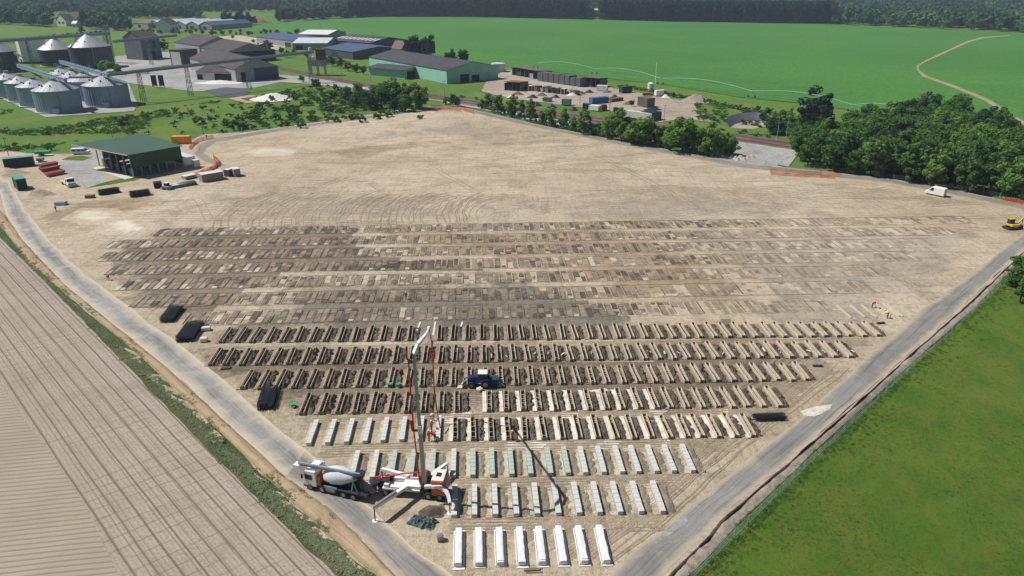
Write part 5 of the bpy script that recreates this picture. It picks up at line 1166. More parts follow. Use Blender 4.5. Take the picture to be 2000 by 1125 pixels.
building('mint_green_annex', (721, 148), (791, 154), 22, 5.8, 1.2, 'mint_cladding', 'slate_roof', 'low mint green annex built on the left front of the long hall', 'annex', 'x', doors=[('r', .1, .95, 0, 4.8, 'opening_dark')], over=1.5)
gable_side = [('f', .12, .24, 0, 6, 'opening_dark'), ('f', .42, .98, 0, 8, 'silo_blue')]
building('big_barn', (462, 160), (546, 153), 92, 8, 6, 'grey_render', 'slate_old', 'big pale grey barn with a wide dark roof and open gable front', 'barn', 'y', doors=gable_side)
building('barn_wing', (385, 155), (470, 158), 26, 5, 3, 'pale_render', 'slate_old', 'low wing with white walls and a dark opening left of the big barn', 'barn', 'x', doors=[('f', .42, .8, 0, 4.4, 'opening_dark'), ('f', .02, .14, 0, 3.5, 'opening_dark')])
building('rear_barn', (344, 102), (392, 110), 36, 9, 6, 'grey_render', 'slate_old', 'rear barn with a weathered purple brown roof and two skylights', 'barn', 'x', doors=[('f', .2, .3, 0, 4, 'opening_dark')])
building('rear_barn', (396, 112), (445, 123), 40, 8, 6, 'grey_render', 'slate_old', 'second rear barn, right of the one with skylights, dark gable end', 'barn', 'x', doors=[('r', .02, .98, .01, 8, 'opening_dark')] + [('f', .05 + k * .12, .1 + k * .12, 2, 5, 'white_paint') for k in range(8)])
building('grey_grain_tower', (281, 117), (318, 113), 20, 17, 5, 'grey_tower', 'slate_old', 'tall dark grey grain tower with a steep roof and small windows', 'tower', 'x', doors=[('f', .25, .4, 9, 11, 'glass_dark'), ('f', .6, .75, 9, 11, 'glass_dark'), ('f', .25, .4, 12, 14, 'glass_dark'), ('f', .6, .75, 12, 14, 'glass_dark'), ('f', .35, .65, 0, 6, 'opening_dark')])
building('brown_tower', (358, 131), (390, 127), 12, 12, 0, 'brown_panel', 'slate_roof', 'brown box tower standing at the corner of the big barn', 'tower', doors=[('l', .1, .9, .01, 11, 'pale_render')])
building('white_tower_block', (46, 124), (97, 121), 16, 18, 0, 'white_paint', 'ice_roof', 'pale windowless tower block between the left silos', 'tower', doors=[('f', .28, .34, 0, 17, 'steel_grey'), ('l', .2, .8, 0, 3, 'opening_dark')])
building('low_shed', (-30, 184), (14, 190), 14, 4, 0, 'steel_grey', 'silo_blue', 'low flat shed at the left picture edge behind the silos', 'shed', doors=[('f', .6, .8, 0, 3, 'opening_dark')])
for i, x in enumerate((303, 317)):
    t = empty('brown_tank_panel', G(x, 170), 0, '%s of two tall brown slabs standing at the yard edge' % ['left', 'right'][i], 'panel', 'tall brown slabs'); MB().box(-1.5, -.4, .8, 1.5, .4, 7).build('slab', 'brown_panel', t); MB().box(-1.4, -.3, 0, -1.1, .3, .8).box(1.1, -.3, 0, 1.4, .3, .8).build('legs', 'concrete_block_mat', t)
# far works buildings
building('blue_factory', (502, 83), (572, 92), 45, 6, 3, 'grey_render', 'blue_roof', 'long factory hall with a slate blue roof, left of the white roofs', 'factory', doors=[('f', .8, .95, 0, 4, 'opening_dark')])
building('white_factory', (585, 82), (642, 83), 45, 8, 3, 'grey_render', 'white_paint', 'factory hall with a bright white roof, rear of the two', 'factory', doors=[('f', .4, .6, 0, 5, 'glass_dark')])
building('pale_blue_factory', (572, 97), (640, 97), 50, 6, 3, 'grey_render', 'ice_roof', 'factory hall with a pale blue roof in front of the white one', 'factory', doors=[('f', .1, .3, 0, 4, 'opening_dark')])
building('grey_factory', (645, 90), (722, 97), 50, 6, 4, 'silo_blue', 'slate_roof', 'long grey factory hall with a row of pale skylights', 'factory', skylights=10, doors=[('r', .3, .6, 0, 4, 'glass_dark')])
building('blue_workshop', (632, 107), (690, 116), 50, 6, 3, 'silo_blue', 'blue_roof', 'blue workshop in front of the grey factory hall', 'workshop', doors=[('f', .3, .5, 0, 4, 'glass_dark')])
building('far_sheds', (262, 53), (290, 55), 60, 6, 4, 'grey_render', 'brown_roof', 'far brown roofed shed left of the grey roofed sheds', 'shed', doors=[('f', .3, .5, 0, 4, 'opening_dark')])
for i in range(5):
    building('far_shed', (290 + i * 25, 54 + i * .8), (314 + i * 25, 55 + i * .8), 70, 6, 4, 'grey_render', 'ice_roof' if i < 4 else 'blue_roof', '%s far shed with a pale ridged roof in front of the wood' % ordn(i + 1), 'shed', 'y', doors=[('f', .3, .6, 0, 4, 'opening_dark')])
building('farm_house', (335, 64), (352, 62), 20, 10, 6, 'ice_roof', 'slate_old', 'pale house standing between the grain tower and the rear barn', 'house', doors=[('f', .2, .4, 3, 6, 'glass_dark'), ('f', .6, .8, 3, 6, 'glass_dark')])
building('white_house', (112, 50), (130, 51), 14, 8, 8, 'cream_paint', 'slate_old', 'white house before the wood, left of the pair', 'house', 'y', doors=[('f', .2, .4, 3, 6, 'glass_dark'), ('f', .6, .8, 3, 6, 'glass_dark')])
building('white_house', (136, 49), (152, 50), 14, 9, 9, 'cream_paint', 'slate_old', 'white house before the wood with a steep grey roof, right of the pair', 'house', 'x', doors=[('f', .2, .4, 3, 6, 'glass_dark'), ('f', .6, .8, 3, 6, 'glass_dark')])
building('white_hut', (141, 53), (150, 53), 10, 5, 3, 'cream_paint', 'ice_roof', 'small white outbuilding in front of the two white houses', 'hut', doors=[('f', .3, .6, 0, 3, 'glass_dark')])
building('village_house', (785, 112), (803, 110), 12, 7, 6, 'pale_render', 'brown_roof', 'house with a brown tiled roof among the trees behind the mint hall', 'house', 'y', doors=[('f', .2, .4, 3, 5, 'glass_dark'), ('f', .6, .8, 3, 5, 'glass_dark')])
for i, (x, y) in enumerate([(432, 43), (445, 42), (458, 43), (470, 42), (484, 42), (497, 43), (510, 44)]):
    heap(x, y, 9 + 3 * (i % 3), 5, 'rust', '%s brown stack in the far timber yard' % ordn(i + 1), 1.8, 'timber_heap', 'heap', 6)
# loading hopper over the railway
def hopper():
    t = empty('loading_hopper', G(622, 146), .1, 'grey loading hopper standing on posts beside the railway', 'hopper')
    for x in (-5, 0, 5):
        for y in (-3, 3): MB().box(x - .3, y - .3, 0, x + .3, y + .3, 6).build('post', 'steel_grey', t)
    MB().box(-6, -3.5, 6, 6, 3.5, 10).build('bin', 'grey_render', t); MB().box(0, -3, 10, 6, 3, 17).build('tower_box', 'brown_panel', t)
    MB().hexa([(-6.2, -3.8, 10), (0, -3.8, 10), (0, 3.8, 10), (-6.2, 3.8, 10)], [(-4, -3.8, 12), (-2, -3.8, 12), (-2, 3.8, 12), (-4, 3.8, 12)]).build('roof', 'pale_render', t)
    MB().bar((-4, 0, 12), (-4, 0, 18), 1., 12).build('vent_stack', 'cream_paint', t); MB().bar((1, -3.6, 9), (4, -3.6, 5), .3, 6).build('chute', 'cream_paint', t)
hopper()
# scrap yard open fronted sheds: posts, roof, bays
def bay_shed(A, B, D, h, n, roofm, label):
    a, b = G(*A), G(*B); L = (b - a).length; t = empty('open_bay_shed', Vector((a.x, a.y, -.1)), math.atan2(b.y - a.y, b.x - a.x), label, 'shed')
    MB().hexa([(0, -1, h), (L, -1, h), (L, D, h - .8), (0, D, h - .8)], [(0, -1, h + .2), (L, -1, h + .2), (L, D, h - .6), (0, D, h - .6)]).build('roof', roofm, t)
    MB().box(0, D - .2, 0, L, D, h - .8).build('rear_wall', 'container_grey', t); me = MB().box(-.2, 0, 0, .2, D - .25, h - .82).mesh('bay_wall', 'container_grey')
    for k in range(n + 1): o = bpy.data.objects.new('bay_wall', me); link(o, t); o.location.x = .2 + (L - .4) * k / n
    for k in range(n):
        if k % 3 == 1: MB().box(L * k / n + .5, .3, 0, L * (k + 1) / n - .6, D * .6, h * .55).build('stored_load', ['galvanised', 'container_green', 'rust'][k % 2], t)
bay_shed((1000, 146), (1050, 155), 12, 5.5, 6, 'brown_roof', 'open bay shed with a rusty roof, left end of the far row')
bay_shed((1136, 168), (1172, 171), 10, 5.5, 4, 'brown_roof', 'open bay shed at the right end of the far row')
bay_shed((985, 176), (1016, 178), 12, 5, 4, 'rust', 'shed with a bright rust red roof in front of the far row')
rr = random.Random(5)
for i in range(8):
    x = 1050 + i * 10.5; container((x, 157 + i * 1.6), (x + 9, 158.5 + i * 1.6), 6, 5.2 + rr.uniform(-.5, .5), 'container_grey', 'container_grey', '%s grey box container from the left in the row between the open sheds' % ordn(i + 1), 'grey_container')['group'] = 'grey containers in the scrap yard row'
for i in range(9):
    x = 1032 + i * 10.5; t = container((x, 176.5 + i * 1.1 + rr.uniform(-1, 1)), (x + 7, 177.5 + i * 1.1), rr.uniform(2.5, 4), rr.uniform(1.8, 3), rr.choice(['container_grey', 'dark_steel', 'white_bag', 'grey_render', 'rust']), rr.choice(['dark_steel', 'white_bag', 'container_grey']), '%s scrap bin from the left in the cluttered middle row of the scrap yard' % ordn(i + 1), 'scrap_bin', 'bin')
    t['group'] = 'scrap bins in the middle row'
for i, (x, y, m_, w_) in enumerate([(1012, 184, 'rust', 1.6), (1040, 190, 'dark_steel', 1.5), (1058, 186, 'container_grey', 1.4), (1085, 190, 'dark_steel', 1.2), (1118, 186, 'white_bag', 1.6), (1135, 183, 'rust', 1.3), (1095, 176, 'dark_steel', 1.8), (1150, 180, 'dark_steel', 1.4), (1030, 168, 'rust', 1.2), (1185, 180, 'container_grey', 1.3), (1200, 190, 'dark_steel', 1.1), (1228, 203, 'rust', 1.5), (1275, 214, 'dark_steel', 2.2), (1255, 196, 'container_grey', 1.2), (1300, 190, 'white_bag', 1.2), (1000, 190, 'white_bag', 1.6), (1048, 205, 'dark_steel', 1.2), (1078, 209, 'dark_steel', 1.2), (1120, 214, 'dark_steel', 1.1)]):
    o = heap(x, y, 2.2, 1.6, m_, '%s scrap pile from the left scattered over the scrap yard' % ordn(i + 1), w_, 'scrap_pile', 'scrap pile', 4); o['group'] = 'scrap piles on the scrap yard'
for i in range(11):
    x = 1000 + i * 12 + rr.uniform(-3, 3); t = container((x, 171 + i * 1.4), (x + 7, 172 + i * 1.4), rr.uniform(2.5, 4), rr.uniform(1.6, 2.8), rr.choice(['container_grey', 'dark_steel', 'rust', 'brown_panel']), rr.choice(['dark_steel', 'rust', 'container_grey']), '%s bin from the left in the rear cluttered row before the grey containers' % ordn(i + 1), 'scrap_bin', 'bin'); t['group'] = 'scrap bins in the rear row'
container((1222, 229), (1272, 236), 2, 3.2, 'pale_render', 'white_bag', 'long whitish wagon standing beside the railway', 'rail_wagon', 'wagon')
container((1273, 236), (1291, 233), 7, 3.6, 'container_grey', 'opening_dark', 'dark grey shed at the right end of the whitish wagon', 'dark_shed', 'shed')
def tank(cx, cy, r, h, label, mat='white_paint'):
    t = empty('storage_tank', G(cx, cy), 0, label, 'tank'); MB().cyl((0, 0), r, 0, h, 28).build('shell', mat, t, False); MB().cyl((0, 0), r + .1, h, h + .6, 28, r2=.5).build('lid', mat, t)
    q = MB()
    for z in np.arange(.8, h, 1.): q.cyl((0, 0), r + .04, z, z + .1, 28, cap=False)
    q.build('hoops', 'galvanised', t)
tank(973, 139, 5, 5.5, 'round white storage tank right of the mint hall', 'ice_roof'); tank(1270, 178, 1.8, 4.5, 'small upright white tank in the scrap yard')
van(1291, 187, head((1283, 187), (1302, 186)), 'white_paint', 'white lorry parked at the field side of the scrap yard', 7.5, 3.2, 2.4, 'lorry')
van(1265, 187, .1, 'rust', 'brown pickup parked beside the white lorry', 6, 1.7, 2.1, 'pickup')
van(232, 146, .2, 'dark_red', 'dark red car parked on the silo yard', 4.4, 1.5, 1.8, 'car'); van(242, 146, .2, 'white_paint', 'white car parked right of the red one on the silo yard', 4.4, 1.5, 1.8, 'car')
van(280, 143, .1, 'white_paint', 'long white vehicle parked on the silo yard', 8, 2.6, 2.4, 'lorry'); van(262, 142, .1, 'tractor_blue', 'blue car parked left of the long white vehicle', 4.6, 1.6, 1.9, 'car')
def pond():
    o = strip('basin_wall', [(1415, 246), (1425, 238), (1445, 232), (1475, 230), (1500, 233)], [(1425, 250), (1435, 243), (1452, 238), (1475, 236), (1498, 238)], 'pool_liner', .1, 0, 6, lambda t, q: 2.6 * (1 - t), 2, kind=None); tag(o, 'curved dark wall of the round basin beside the railway', 'basin wall')
    sheet('basin_floor', [(1425, 250), (1435, 243), (1452, 238), (1475, 236), (1498, 238), (1502, 246), (1470, 252)], 'sand_yard', .06)
    sheet('dark_pond', [(400, 176), (440, 170), (478, 172), (490, 180), (470, 188), (430, 189)], 'pool_liner', -.1, .5)
    sheet('dry_pond_edge', [(445, 192), (480, 186), (530, 186), (550, 192), (525, 198), (480, 201)], 'ochre_soil', -.08, 1); sheet('dry_pond', [(470, 192), (490, 189), (530, 189), (520, 195), (485, 197)], 'dark_soil', -.06, .8)
    sheet('pit_edge', [(1395, 250), (1540, 248), (1535, 262), (1400, 262)], 'meadow_grass', .0, 1)
pond()
# ================================================================== POLES, MASTS, IRRIGATION ARM
def pole(x, y, h, label, name='utility_pole', mat='timber_old_and_shade', arm=True, r=.13, cat='pole'):
    t = empty(name, G(x, y), 0, label, cat); MB().bar((0, 0, 0), (0, 0, h), r, 8, r2=r * .7).build('shaft', mat, t)
    if arm: MB().box(-1.1, -.06, h - .6, 1.1, .06, h - .45).build('crossarm', mat, t)
    MB().box(-.3, -.3, 0, .3, .3, .15).build('footing', 'concrete_block_mat', t)
for i, (x, y) in enumerate([(651, 163), (668, 160), (725, 168), (1132, 216), (1296, 244), (1517, 272), (1536, 268), (1190, 226), (870, 160), (868, 190)]):
    pole(x, y, 9, '%s from the left of the pale masts along the railway' % ordn(i + 1), 'railway_mast', 'galvanised', True, .16, 'mast')
pole(1280, 164, 13, 'tall white pole standing in the crop field behind the scrap yard', 'white_pole', 'white_paint', False, .3)
pole(1955, 240, 5.6, 'pale pole standing in the crop near the end of the field path', 'white_pole', 'pipe_white', True, .2)
pole(17, 304, 7, 'leaning wooden pole at the far left above the container'); pole(220, 270, 5, 'wooden pole above the green shelter roof'); pole(398, 264, 5, 'wooden pole near the yellow container')
for i, (x, y, h) in enumerate([(729, 92, 14), (733, 93, 12), (627, 66, 12), (533, 61, 12), (535, 62, 10), (910, 118, 9), (60, 42, 9), (32, 50, 8)]): pole(x, y, h, '%s far power pole beside the factories and fields' % ordn(i + 1), 'power_pole')
def pivot():
    pts = [(1046, 133), (1161, 144), (1290, 164), (1468, 190), (1664, 218), (1790, 240)]; o0 = G(*pts[0]); t = empty('irrigation_arm', o0, 0, 'long pale green irrigation arm on wheeled towers at the edge of the crop', 'irrigation arm')
    W = [G(*p) - o0 for p in pts]
    for i, q in enumerate(W):
        mb = MB()
        for s in (-1, 1): mb.bar(q + Vector((s * 1.6, -s * .8, .4)), q + Vector((0, 0, 3.4)), .09, 5)
        tw = mb.bar(q + Vector((-1.6, .8, .5)), q + Vector((1.6, -.8, .5)), .1, 5).build('wheel_tower', 'pipe_white', t)
        for s in (-1, 1): wheel(tw, q.x + s * 1.6, q.y - s * .8, .55, .25)
    for a, b in zip(W, W[1:]):
        n = 14; P = [a.lerp(b, k / n) + Vector((0, 0, 3.4 + 2.6 * math.sin(math.pi * k / n))) for k in range(n + 1)]; MB().path(P, .17, 6).build('span_pipe', 'pipe_white', t)
        Q = [a.lerp(b, k / n) + Vector((0, 0, 3.2 + .9 * math.sin(math.pi * k / n))) for k in range(n + 1)]; MB().path(Q, .05, 4).build('truss_rod', 'pipe_white', t)
pivot()
def fence(pts, label, h=1.3, every=3.):
    o0 = G(*pts[0]); W = [G(*p) - o0 for p in pts]; t = empty('wire_fence', o0, 0, label, 'fence'); wi = MB(); ps = []
    for a, b in zip(W, W[1:]):
        n = max(1, int((b - a).length / every))
        for k in range(n): ps.append(a.lerp(b, k / n))
        for z in (.4, .8, 1.2): wi.bar(a + Vector((0, 0, z * h / 1.3)), b + Vector((0, 0, z * h / 1.3)), .02, 4)
    wi.build('wires', 'galvanised', t); me = MB().bar((0, 0, 0), (0, 0, h), .05, 5).mesh('fence_post', 'galvanised')
    for p in ps: o = bpy.data.objects.new('fence_post', me); link(o, t); o.location = p
fence([(1350, 1135), (1590, 900), (1785, 715), (1900, 610), (1955, 560)], 'thin wire fence along the edge of the right grass field', 1.5, 3)
fence([(960, 222), (1050, 242), (1200, 272), (1450, 317), (1640, 336), (1800, 357), (1985, 392)], 'thin wire fence behind the far site road', 1.4, 4)
fence([(112, 300), (150, 305), (195, 300), (215, 296)], 'wire fence along the meadow edge beside the minibus', 1.4)
fence([(300, 288), (345, 283), (395, 270), (560, 246), (780, 214)], 'wire fence along the meadow side of the far road', 1.3, 4)
# ================================================================== VEGETATION
def leaf_cloud(name, mat, seed, shape, n, size, nb=16, flat=.9):
    """crown: clumps on and inside a body, each a spray of small tilted leaves"""
    rr = np.random.RandomState(seed); v = np.zeros((n * 4, 3)); 
    rx, ry, rz, cz = shape; cl = []
    for _ in range(nb):
        d = rr.normal(size=3); d /= np.linalg.norm(d); q = rr.uniform(.3, 1.02); cl.append((d * q * np.array([rx, ry, rz]) + np.array([0, 0, cz]), rr.uniform(.16, .44) * min(rx, rz)))
    which = rr.randint(0, nb, n); C = np.array([cl[i][0] for i in which]); Rd = np.array([cl[i][1] for i in which])
    d = rr.normal(size=(n, 3)); d /= np.linalg.norm(d, axis=1)[:, None]; P = C + d * (Rd * rr.uniform(.75, 1.08, n))[:, None] * np.array([1, 1, flat])
    nrm = d + rr.normal(size=(n, 3)) * .45; nrm[:, 2] += .25; nrm /= np.linalg.norm(nrm, axis=1)[:, None]
    a = np.cross(nrm, rr.normal(size=(n, 3))); a /= np.linalg.norm(a, axis=1)[:, None]; b = np.cross(nrm, a); s = (size * rr.uniform(.6, 1.25, n))[:, None]
    for k, (u, w_) in enumerate(((-1, -.6), (1, -.6), (1, .6), (-1, .6))): v[k::4] = P + a * s * u + b * s * w_
    me = bpy.data.meshes.new(name); me.vertices.add(n * 4); me.vertices.foreach_set('co', v.ravel()); me.loops.add(n * 4); me.loops.foreach_set('vertex_index', np.arange(n * 4)); me.polygons.add(n); me.polygons.foreach_set('loop_start', np.arange(0, n * 4, 4)); me.polygons.foreach_set('loop_total', np.full(n, 4)); me.update(); me.validate(); me.materials.append(M(mat)); return me
def trunk_mesh(seed, h, top):
    rr = random.Random(seed); mb = MB(); mb.bar((0, 0, -.2), (rr.uniform(-.2, .2), rr.uniform(-.2, .2), h), .22, 7, r2=.14)
    for k in range(5):
        a = rr.uniform(0, 6.28); z = h * rr.uniform(.6, 1); mb.bar((0, 0, z), (math.cos(a) * top * .4, math.sin(a) * top * .4, z + top * .5), .09, 5, r2=.04)
    return mb.mesh('trunk', 'bark')
VAR = {}
for mt, key in (('leaf_mid', 'mid'), ('leaf_light', 'light'), ('leaf_dark', 'dark')):
    VAR[key] = [(leaf_cloud('crown', mt, 10 + k + len(key) * 7, (2.7 + .4 * (k % 2), 2.8, 3.9, 4.9), 2000, .25, 34), trunk_mesh(k, 4.2, 3)) for k in range(3)]
VAR['poplar'] = [(leaf_cloud('crown', 'leaf_light', 31 + k, (1.9, 1.9, 4.2, 4.8), 1600, .24, 30), trunk_mesh(k + 9, 4.5, 2.4)) for k in range(3)]
VAR['conifer'] = [(leaf_cloud('crown', 'leaf_conifer', 41 + k, (2.9, 2.9, 4.9, 5.), 2300, .26, 34), trunk_mesh(k + 19, 4, 3)) for k in range(2)]
VAR['grey'] = [(leaf_cloud('crown', 'leaf_grey', 51, (2.2, 2.2, 2.6, 3.), 900, .22, 14), trunk_mesh(29, 2, 2))]
VAR['bush'] = [(leaf_cloud('foliage', ['leaf_bush', 'leaf_light', 'leaf_mid'][k % 3], 61 + k, (1.4, 1.3, .9, .8), 520, .17, 12), None) for k in range(6)]
VAR['scrub'] = [(leaf_cloud('foliage', ['leaf_weed', 'leaf_scrub'][k % 2], 71 + k, (1.6, 1.2, .45, .4), 300, .14, 12), None) for k in range(4)]
def tree(x, y, hpx, kind, label, grp=None, name='broadleaf_tree', world=None, s=None, cat='tree', wide=1.):
    p = world if world is not None else G(x, y, 0); rr = random.Random(int(p.x * 13 + p.y * 7)); vs = VAR[kind]; crown, tr = vs[rr.randrange(len(vs))]
    if s is None:
        ppm = F * (S_ + (y - 562.5) / F * C_) / HC; s = hpx / ppm / {'bush': 1.9, 'scrub': 1.}.get(kind, 9.2)
    if tr is None:
        o = bpy.data.objects.new(name, crown); link(o); tag(o, label, cat, grp); o.location = p; o.rotation_euler = (0, 0, rr.uniform(0, 6.28)); o.scale = (s * wide, s * wide, s); return o
    t = empty(name, p + Vector((0, 0, -.2)), rr.uniform(0, 6.28), label, cat, grp); t.scale = (s * wide, s * wide, s)
    for nm, me in (('crown', crown), ('trunk', tr)): o = bpy.data.objects.new(nm, me); link(o, t)
    return t
row = [(955, 212, 42), (972, 222, 40), (1000, 228, 38), (1018, 226, 36), (1035, 238, 42), (1060, 244, 35), (1076, 248, 42), (1100, 252, 38), (1118, 256, 32), (1140, 262, 46), (1163, 263, 32), (1195, 272, 55), (1213, 276, 58), (1238, 281, 60), (1262, 284, 55), (1285, 287, 50), (1308, 292, 60), (1333, 296, 62), (1355, 299, 60), (1380, 303, 62), (1404, 306, 55), (1420, 303, 45)]
for i, (x, y, h) in enumerate(row): tree(x, y, h * (.85 + .3 * ((i * 7) % 5) / 4), 'poplar' if i < 10 else ('poplar', 'light', 'light')[i % 3], '%s from the left in the tree row along the far site road' % ordn(i + 1), 'trees along the far site road', wide=1.1 + .3 * ((i * 3) % 4) / 3)
k = 0
for i in range(34):
    x = 1190 + (i * 7.2) + random.uniform(-5, 5); y = 268 + (x - 1190) * .155 + random.uniform(-7, 2); k += 1
    tree(x, y, random.uniform(24, 44), random.choice(['mid', 'dark', 'light']), '%s of the smaller trees filling the tree row left of the gravel yard' % ordn(k), 'smaller trees in the row by the gravel yard', wide=1.25)
for i in range(26):
    x = 945 + i * 10 + random.uniform(-4, 4); tree(x, 214 + (x - 945) * .225 + random.uniform(-3, 3), random.uniform(9, 20), 'bush', 'bush growing between the slim trees along the far road', 'bushes along the far road', 'bush', cat='bush')
grp = [(676, 200, 32), (700, 194, 34), (723, 212, 40), (745, 210, 46), (763, 206, 58), (782, 208, 46), (800, 210, 46), (816, 213, 52), (770, 218, 30), (652, 196, 22), (735, 198, 34), (755, 195, 34), (690, 208, 26), (790, 217, 34), (712, 202, 30), (618, 172, 22), (590, 160, 14), (885, 207, 24), (894, 208, 20), (870, 203, 14)]
for i, (x, y, h) in enumerate(grp): tree(x, y, h, ['mid', 'light', 'dark'][i % 3], '%s tree of the clump on the meadow left of the far site corner' % ordn(i + 1), 'trees on the meadow clump', wide=1.35)
hall_t = [(800, 112, 36), (812, 110, 40), (830, 112, 38), (842, 113, 40), (824, 111, 30), (874, 120, 18), (884, 119, 22), (903, 121, 24), (909, 121, 20), (735, 110, 18), (752, 108, 14), (770, 106, 16), (700, 112, 14), (718, 112, 14), (775, 103, 14)]
for i, (x, y, h) in enumerate(hall_t): tree(x, y, h, 'conifer' if i < 9 else 'dark', '%s dark tree behind the mint hall' % ordn(i + 1), 'dark trees behind the mint hall', wide=1.2)
tree(214, 140, 32, 'bush', 'large round tree at the edge of the silo yard', name='round_tree', wide=1.15); tree(185, 141, 18, 'dark', 'small dark tree left of the round yard tree', wide=1.5); tree(320, 100, 22, 'conifer', 'dark tree between the grain tower and the rear barn', wide=1.2)
for i, (x, y, h) in enumerate([(650, 128, 20), (665, 132, 20), (680, 138, 18), (695, 140, 18), (710, 145, 18), (600, 112, 14), (575, 108, 12), (550, 105, 14), (525, 98, 20), (510, 100, 16), (480, 98, 12), (640, 124, 16), (560, 112, 14), (495, 84, 8), (455, 76, 8), (470, 64, 8), (430, 62, 8)]): tree(x, y, h, ['mid', 'dark'][i % 2], '%s tree between the factories and the railway' % ordn(i + 1), 'trees between the factories and the railway', wide=1.5)
tree(1590, 252, 76, 'conifer', 'tall blackish tree at the left of the grove', wide=1.25); tree(1578, 244, 44, 'conifer', 'lower blackish tree left of the tall one', wide=1.3); tree(1608, 262, 50, 'conifer', 'blackish tree right of the tall one', wide=1.2)
tree(1593, 268, 34, 'grey', 'silvery grey tree in front of the blackish trees', wide=1.1); tree(1560, 262, 34, 'dark', 'dark tree left of the silvery tree', wide=1.3)
for i, (x, y, h) in enumerate([(1502, 258, 34), (1515, 262, 40), (1532, 262, 46), (1548, 268, 36), (1490, 240, 24), (1555, 290, 44), (1500, 228, 20), (1480, 218, 14), (1540, 240, 30), (1525, 240, 26), (1234, 207, 14), (1380, 232, 8), (1565, 285, 34), (1580, 292, 34)]): tree(x, y, h, ['mid', 'dark', 'light'][i % 3], '%s tree at the loose left edge of the grove' % ordn(i + 1), 'trees at the left edge of the grove', wide=1.3)
# the grove: dense planting
def inside(x, y, poly):
    c = False; n = len(poly)
    for i in range(n):
        (x0, y0), (x1, y1) = poly[i], poly[(i + 1) % n]
        if (y0 > y) != (y1 > y) and x < (x1 - x0) * (y - y0) / (y1 - y0) + x0: c = not c
    return c
gp = [(1565, 322), (1560, 300), (1600, 285), (1650, 272), (1700, 258), (1755, 242), (1870, 236), (1905, 262), (1960, 282), (2000, 292), (2160, 320), (2160, 425), (2000, 397), (1900, 378), (1800, 361), (1700, 346), (1620, 332)]
cnt = 0; rr = random.Random(21); placed = []
while cnt < 230:
    x, y = rr.uniform(1560, 2160), rr.uniform(236, 425)
    if not inside(x, y, gp): continue
    p = G(x, y)
    if any((p - q).length < 4.6 for q in placed): 
        if rr.random() < .97: continue
    placed.append(p); cnt += 1
    back = y < 285
    tree(x, y, 0, rr.choice(['dark', 'mid', 'mid', 'mid', 'light']), 'leafy tree standing inside the dense grove right of the gravel yard' if not back else 'leafy tree on the far field side of the dense grove', 'trees of the dense grove', s=rr.uniform(1.05, 1.5) * (1.05 if back else 1), wide=rr.uniform(1.05, 1.3))
for i, (x, y, h) in enumerate([(1985, 560, 50), (2010, 570, 70), (1992, 590, 50), (2020, 545, 60), (1985, 530, 36), (2030, 600, 80)]): tree(x, y, h, 'mid', 'dark leafy tree at the right picture edge above the grass field', 'trees at the right picture edge', wide=1.4)
# meadow bushes
bs = [(240, 242, 18), (287, 229, 14), (340, 218, 10), (388, 240, 20), (325, 226, 10), (97, 262, 10), (102, 292, 10), (93, 293, 8), (412, 236, 12), (462, 252, 22), (478, 250, 14), (443, 247, 12), (262, 263, 8), (250, 262, 6), (500, 222, 12), (540, 232, 16), (30, 285, 8), (52, 288, 7), (560, 245, 14), (610, 236, 14), (590, 250, 12), (655, 238, 14), (690, 232, 14), (705, 238, 16), (735, 232, 14), (760, 228, 14), (540, 215, 10), (505, 240, 12), (580, 216, 14), (600, 205, 12), (630, 190, 12), (560, 200, 10), (520, 205, 10), (640, 215, 14), (820, 232, 10)]
rb = random.Random(9); poly = [(420, 262), (500, 215), (560, 170), (640, 168), (700, 195), (830, 210), (820, 220), (560, 248)]
while len(bs) < 150:
    x, y = rb.uniform(420, 830), rb.uniform(168, 262)
    if inside(x, y, poly): bs.append((x, y, rb.uniform(5, 14)))
poly = [(240, 250), (300, 215), (420, 205), (560, 200), (560, 246), (400, 262), (260, 268)]
while len(bs) < 215:
    x, y = rb.uniform(240, 560), rb.uniform(200, 268)
    if inside(x, y, poly): bs.append((x, y, rb.uniform(3, 9)))
for i, (x, y, h) in enumerate(bs): tree(x, y, h, 'bush', '%s of the single bushes standing on the open meadow below the silos' % ordn(i + 1) if i < 14 else 'rounded bush in the scrub between the meadow and the far road', 'bushes on the meadow', 'bush', cat='bush', wide=1.1)
for i, (x, y, h) in enumerate([(1300 + k * 14, 186 + k * 2.6, 9) for k in range(26)] + [(1215 + k * 10, 170 + k * 1.6, 7) for k in range(8)]): tree(x, y, h, 'bush', '%s dark hedge bush between the scrap yard and the crop field' % ordn(i + 1), 'hedge bushes behind the scrap yard', 'bush', cat='bush', wide=1.5)
for i in range(60):
    x = rb.uniform(1360, 1520); y = 205 + (x - 1360) * .12 + rb.uniform(0, 30)
    tree(x, y, rb.uniform(4, 8), 'bush', 'green bush on the weedy ground right of the scrap yard', 'bushes right of the scrap yard', 'bush', cat='bush', wide=1.6)
for i in range(40):
    x = rb.uniform(720, 1500); y = 150 + (x - 720) * .128 + rb.uniform(-1, 6)
    if not 930 < x < 1220: tree(x, y + 22 if x < 900 else y + 14, rb.uniform(3, 7), 'bush', 'low bush on the grass verge beside the railway', 'low bushes beside the railway', 'bush', cat='bush', wide=1.5)
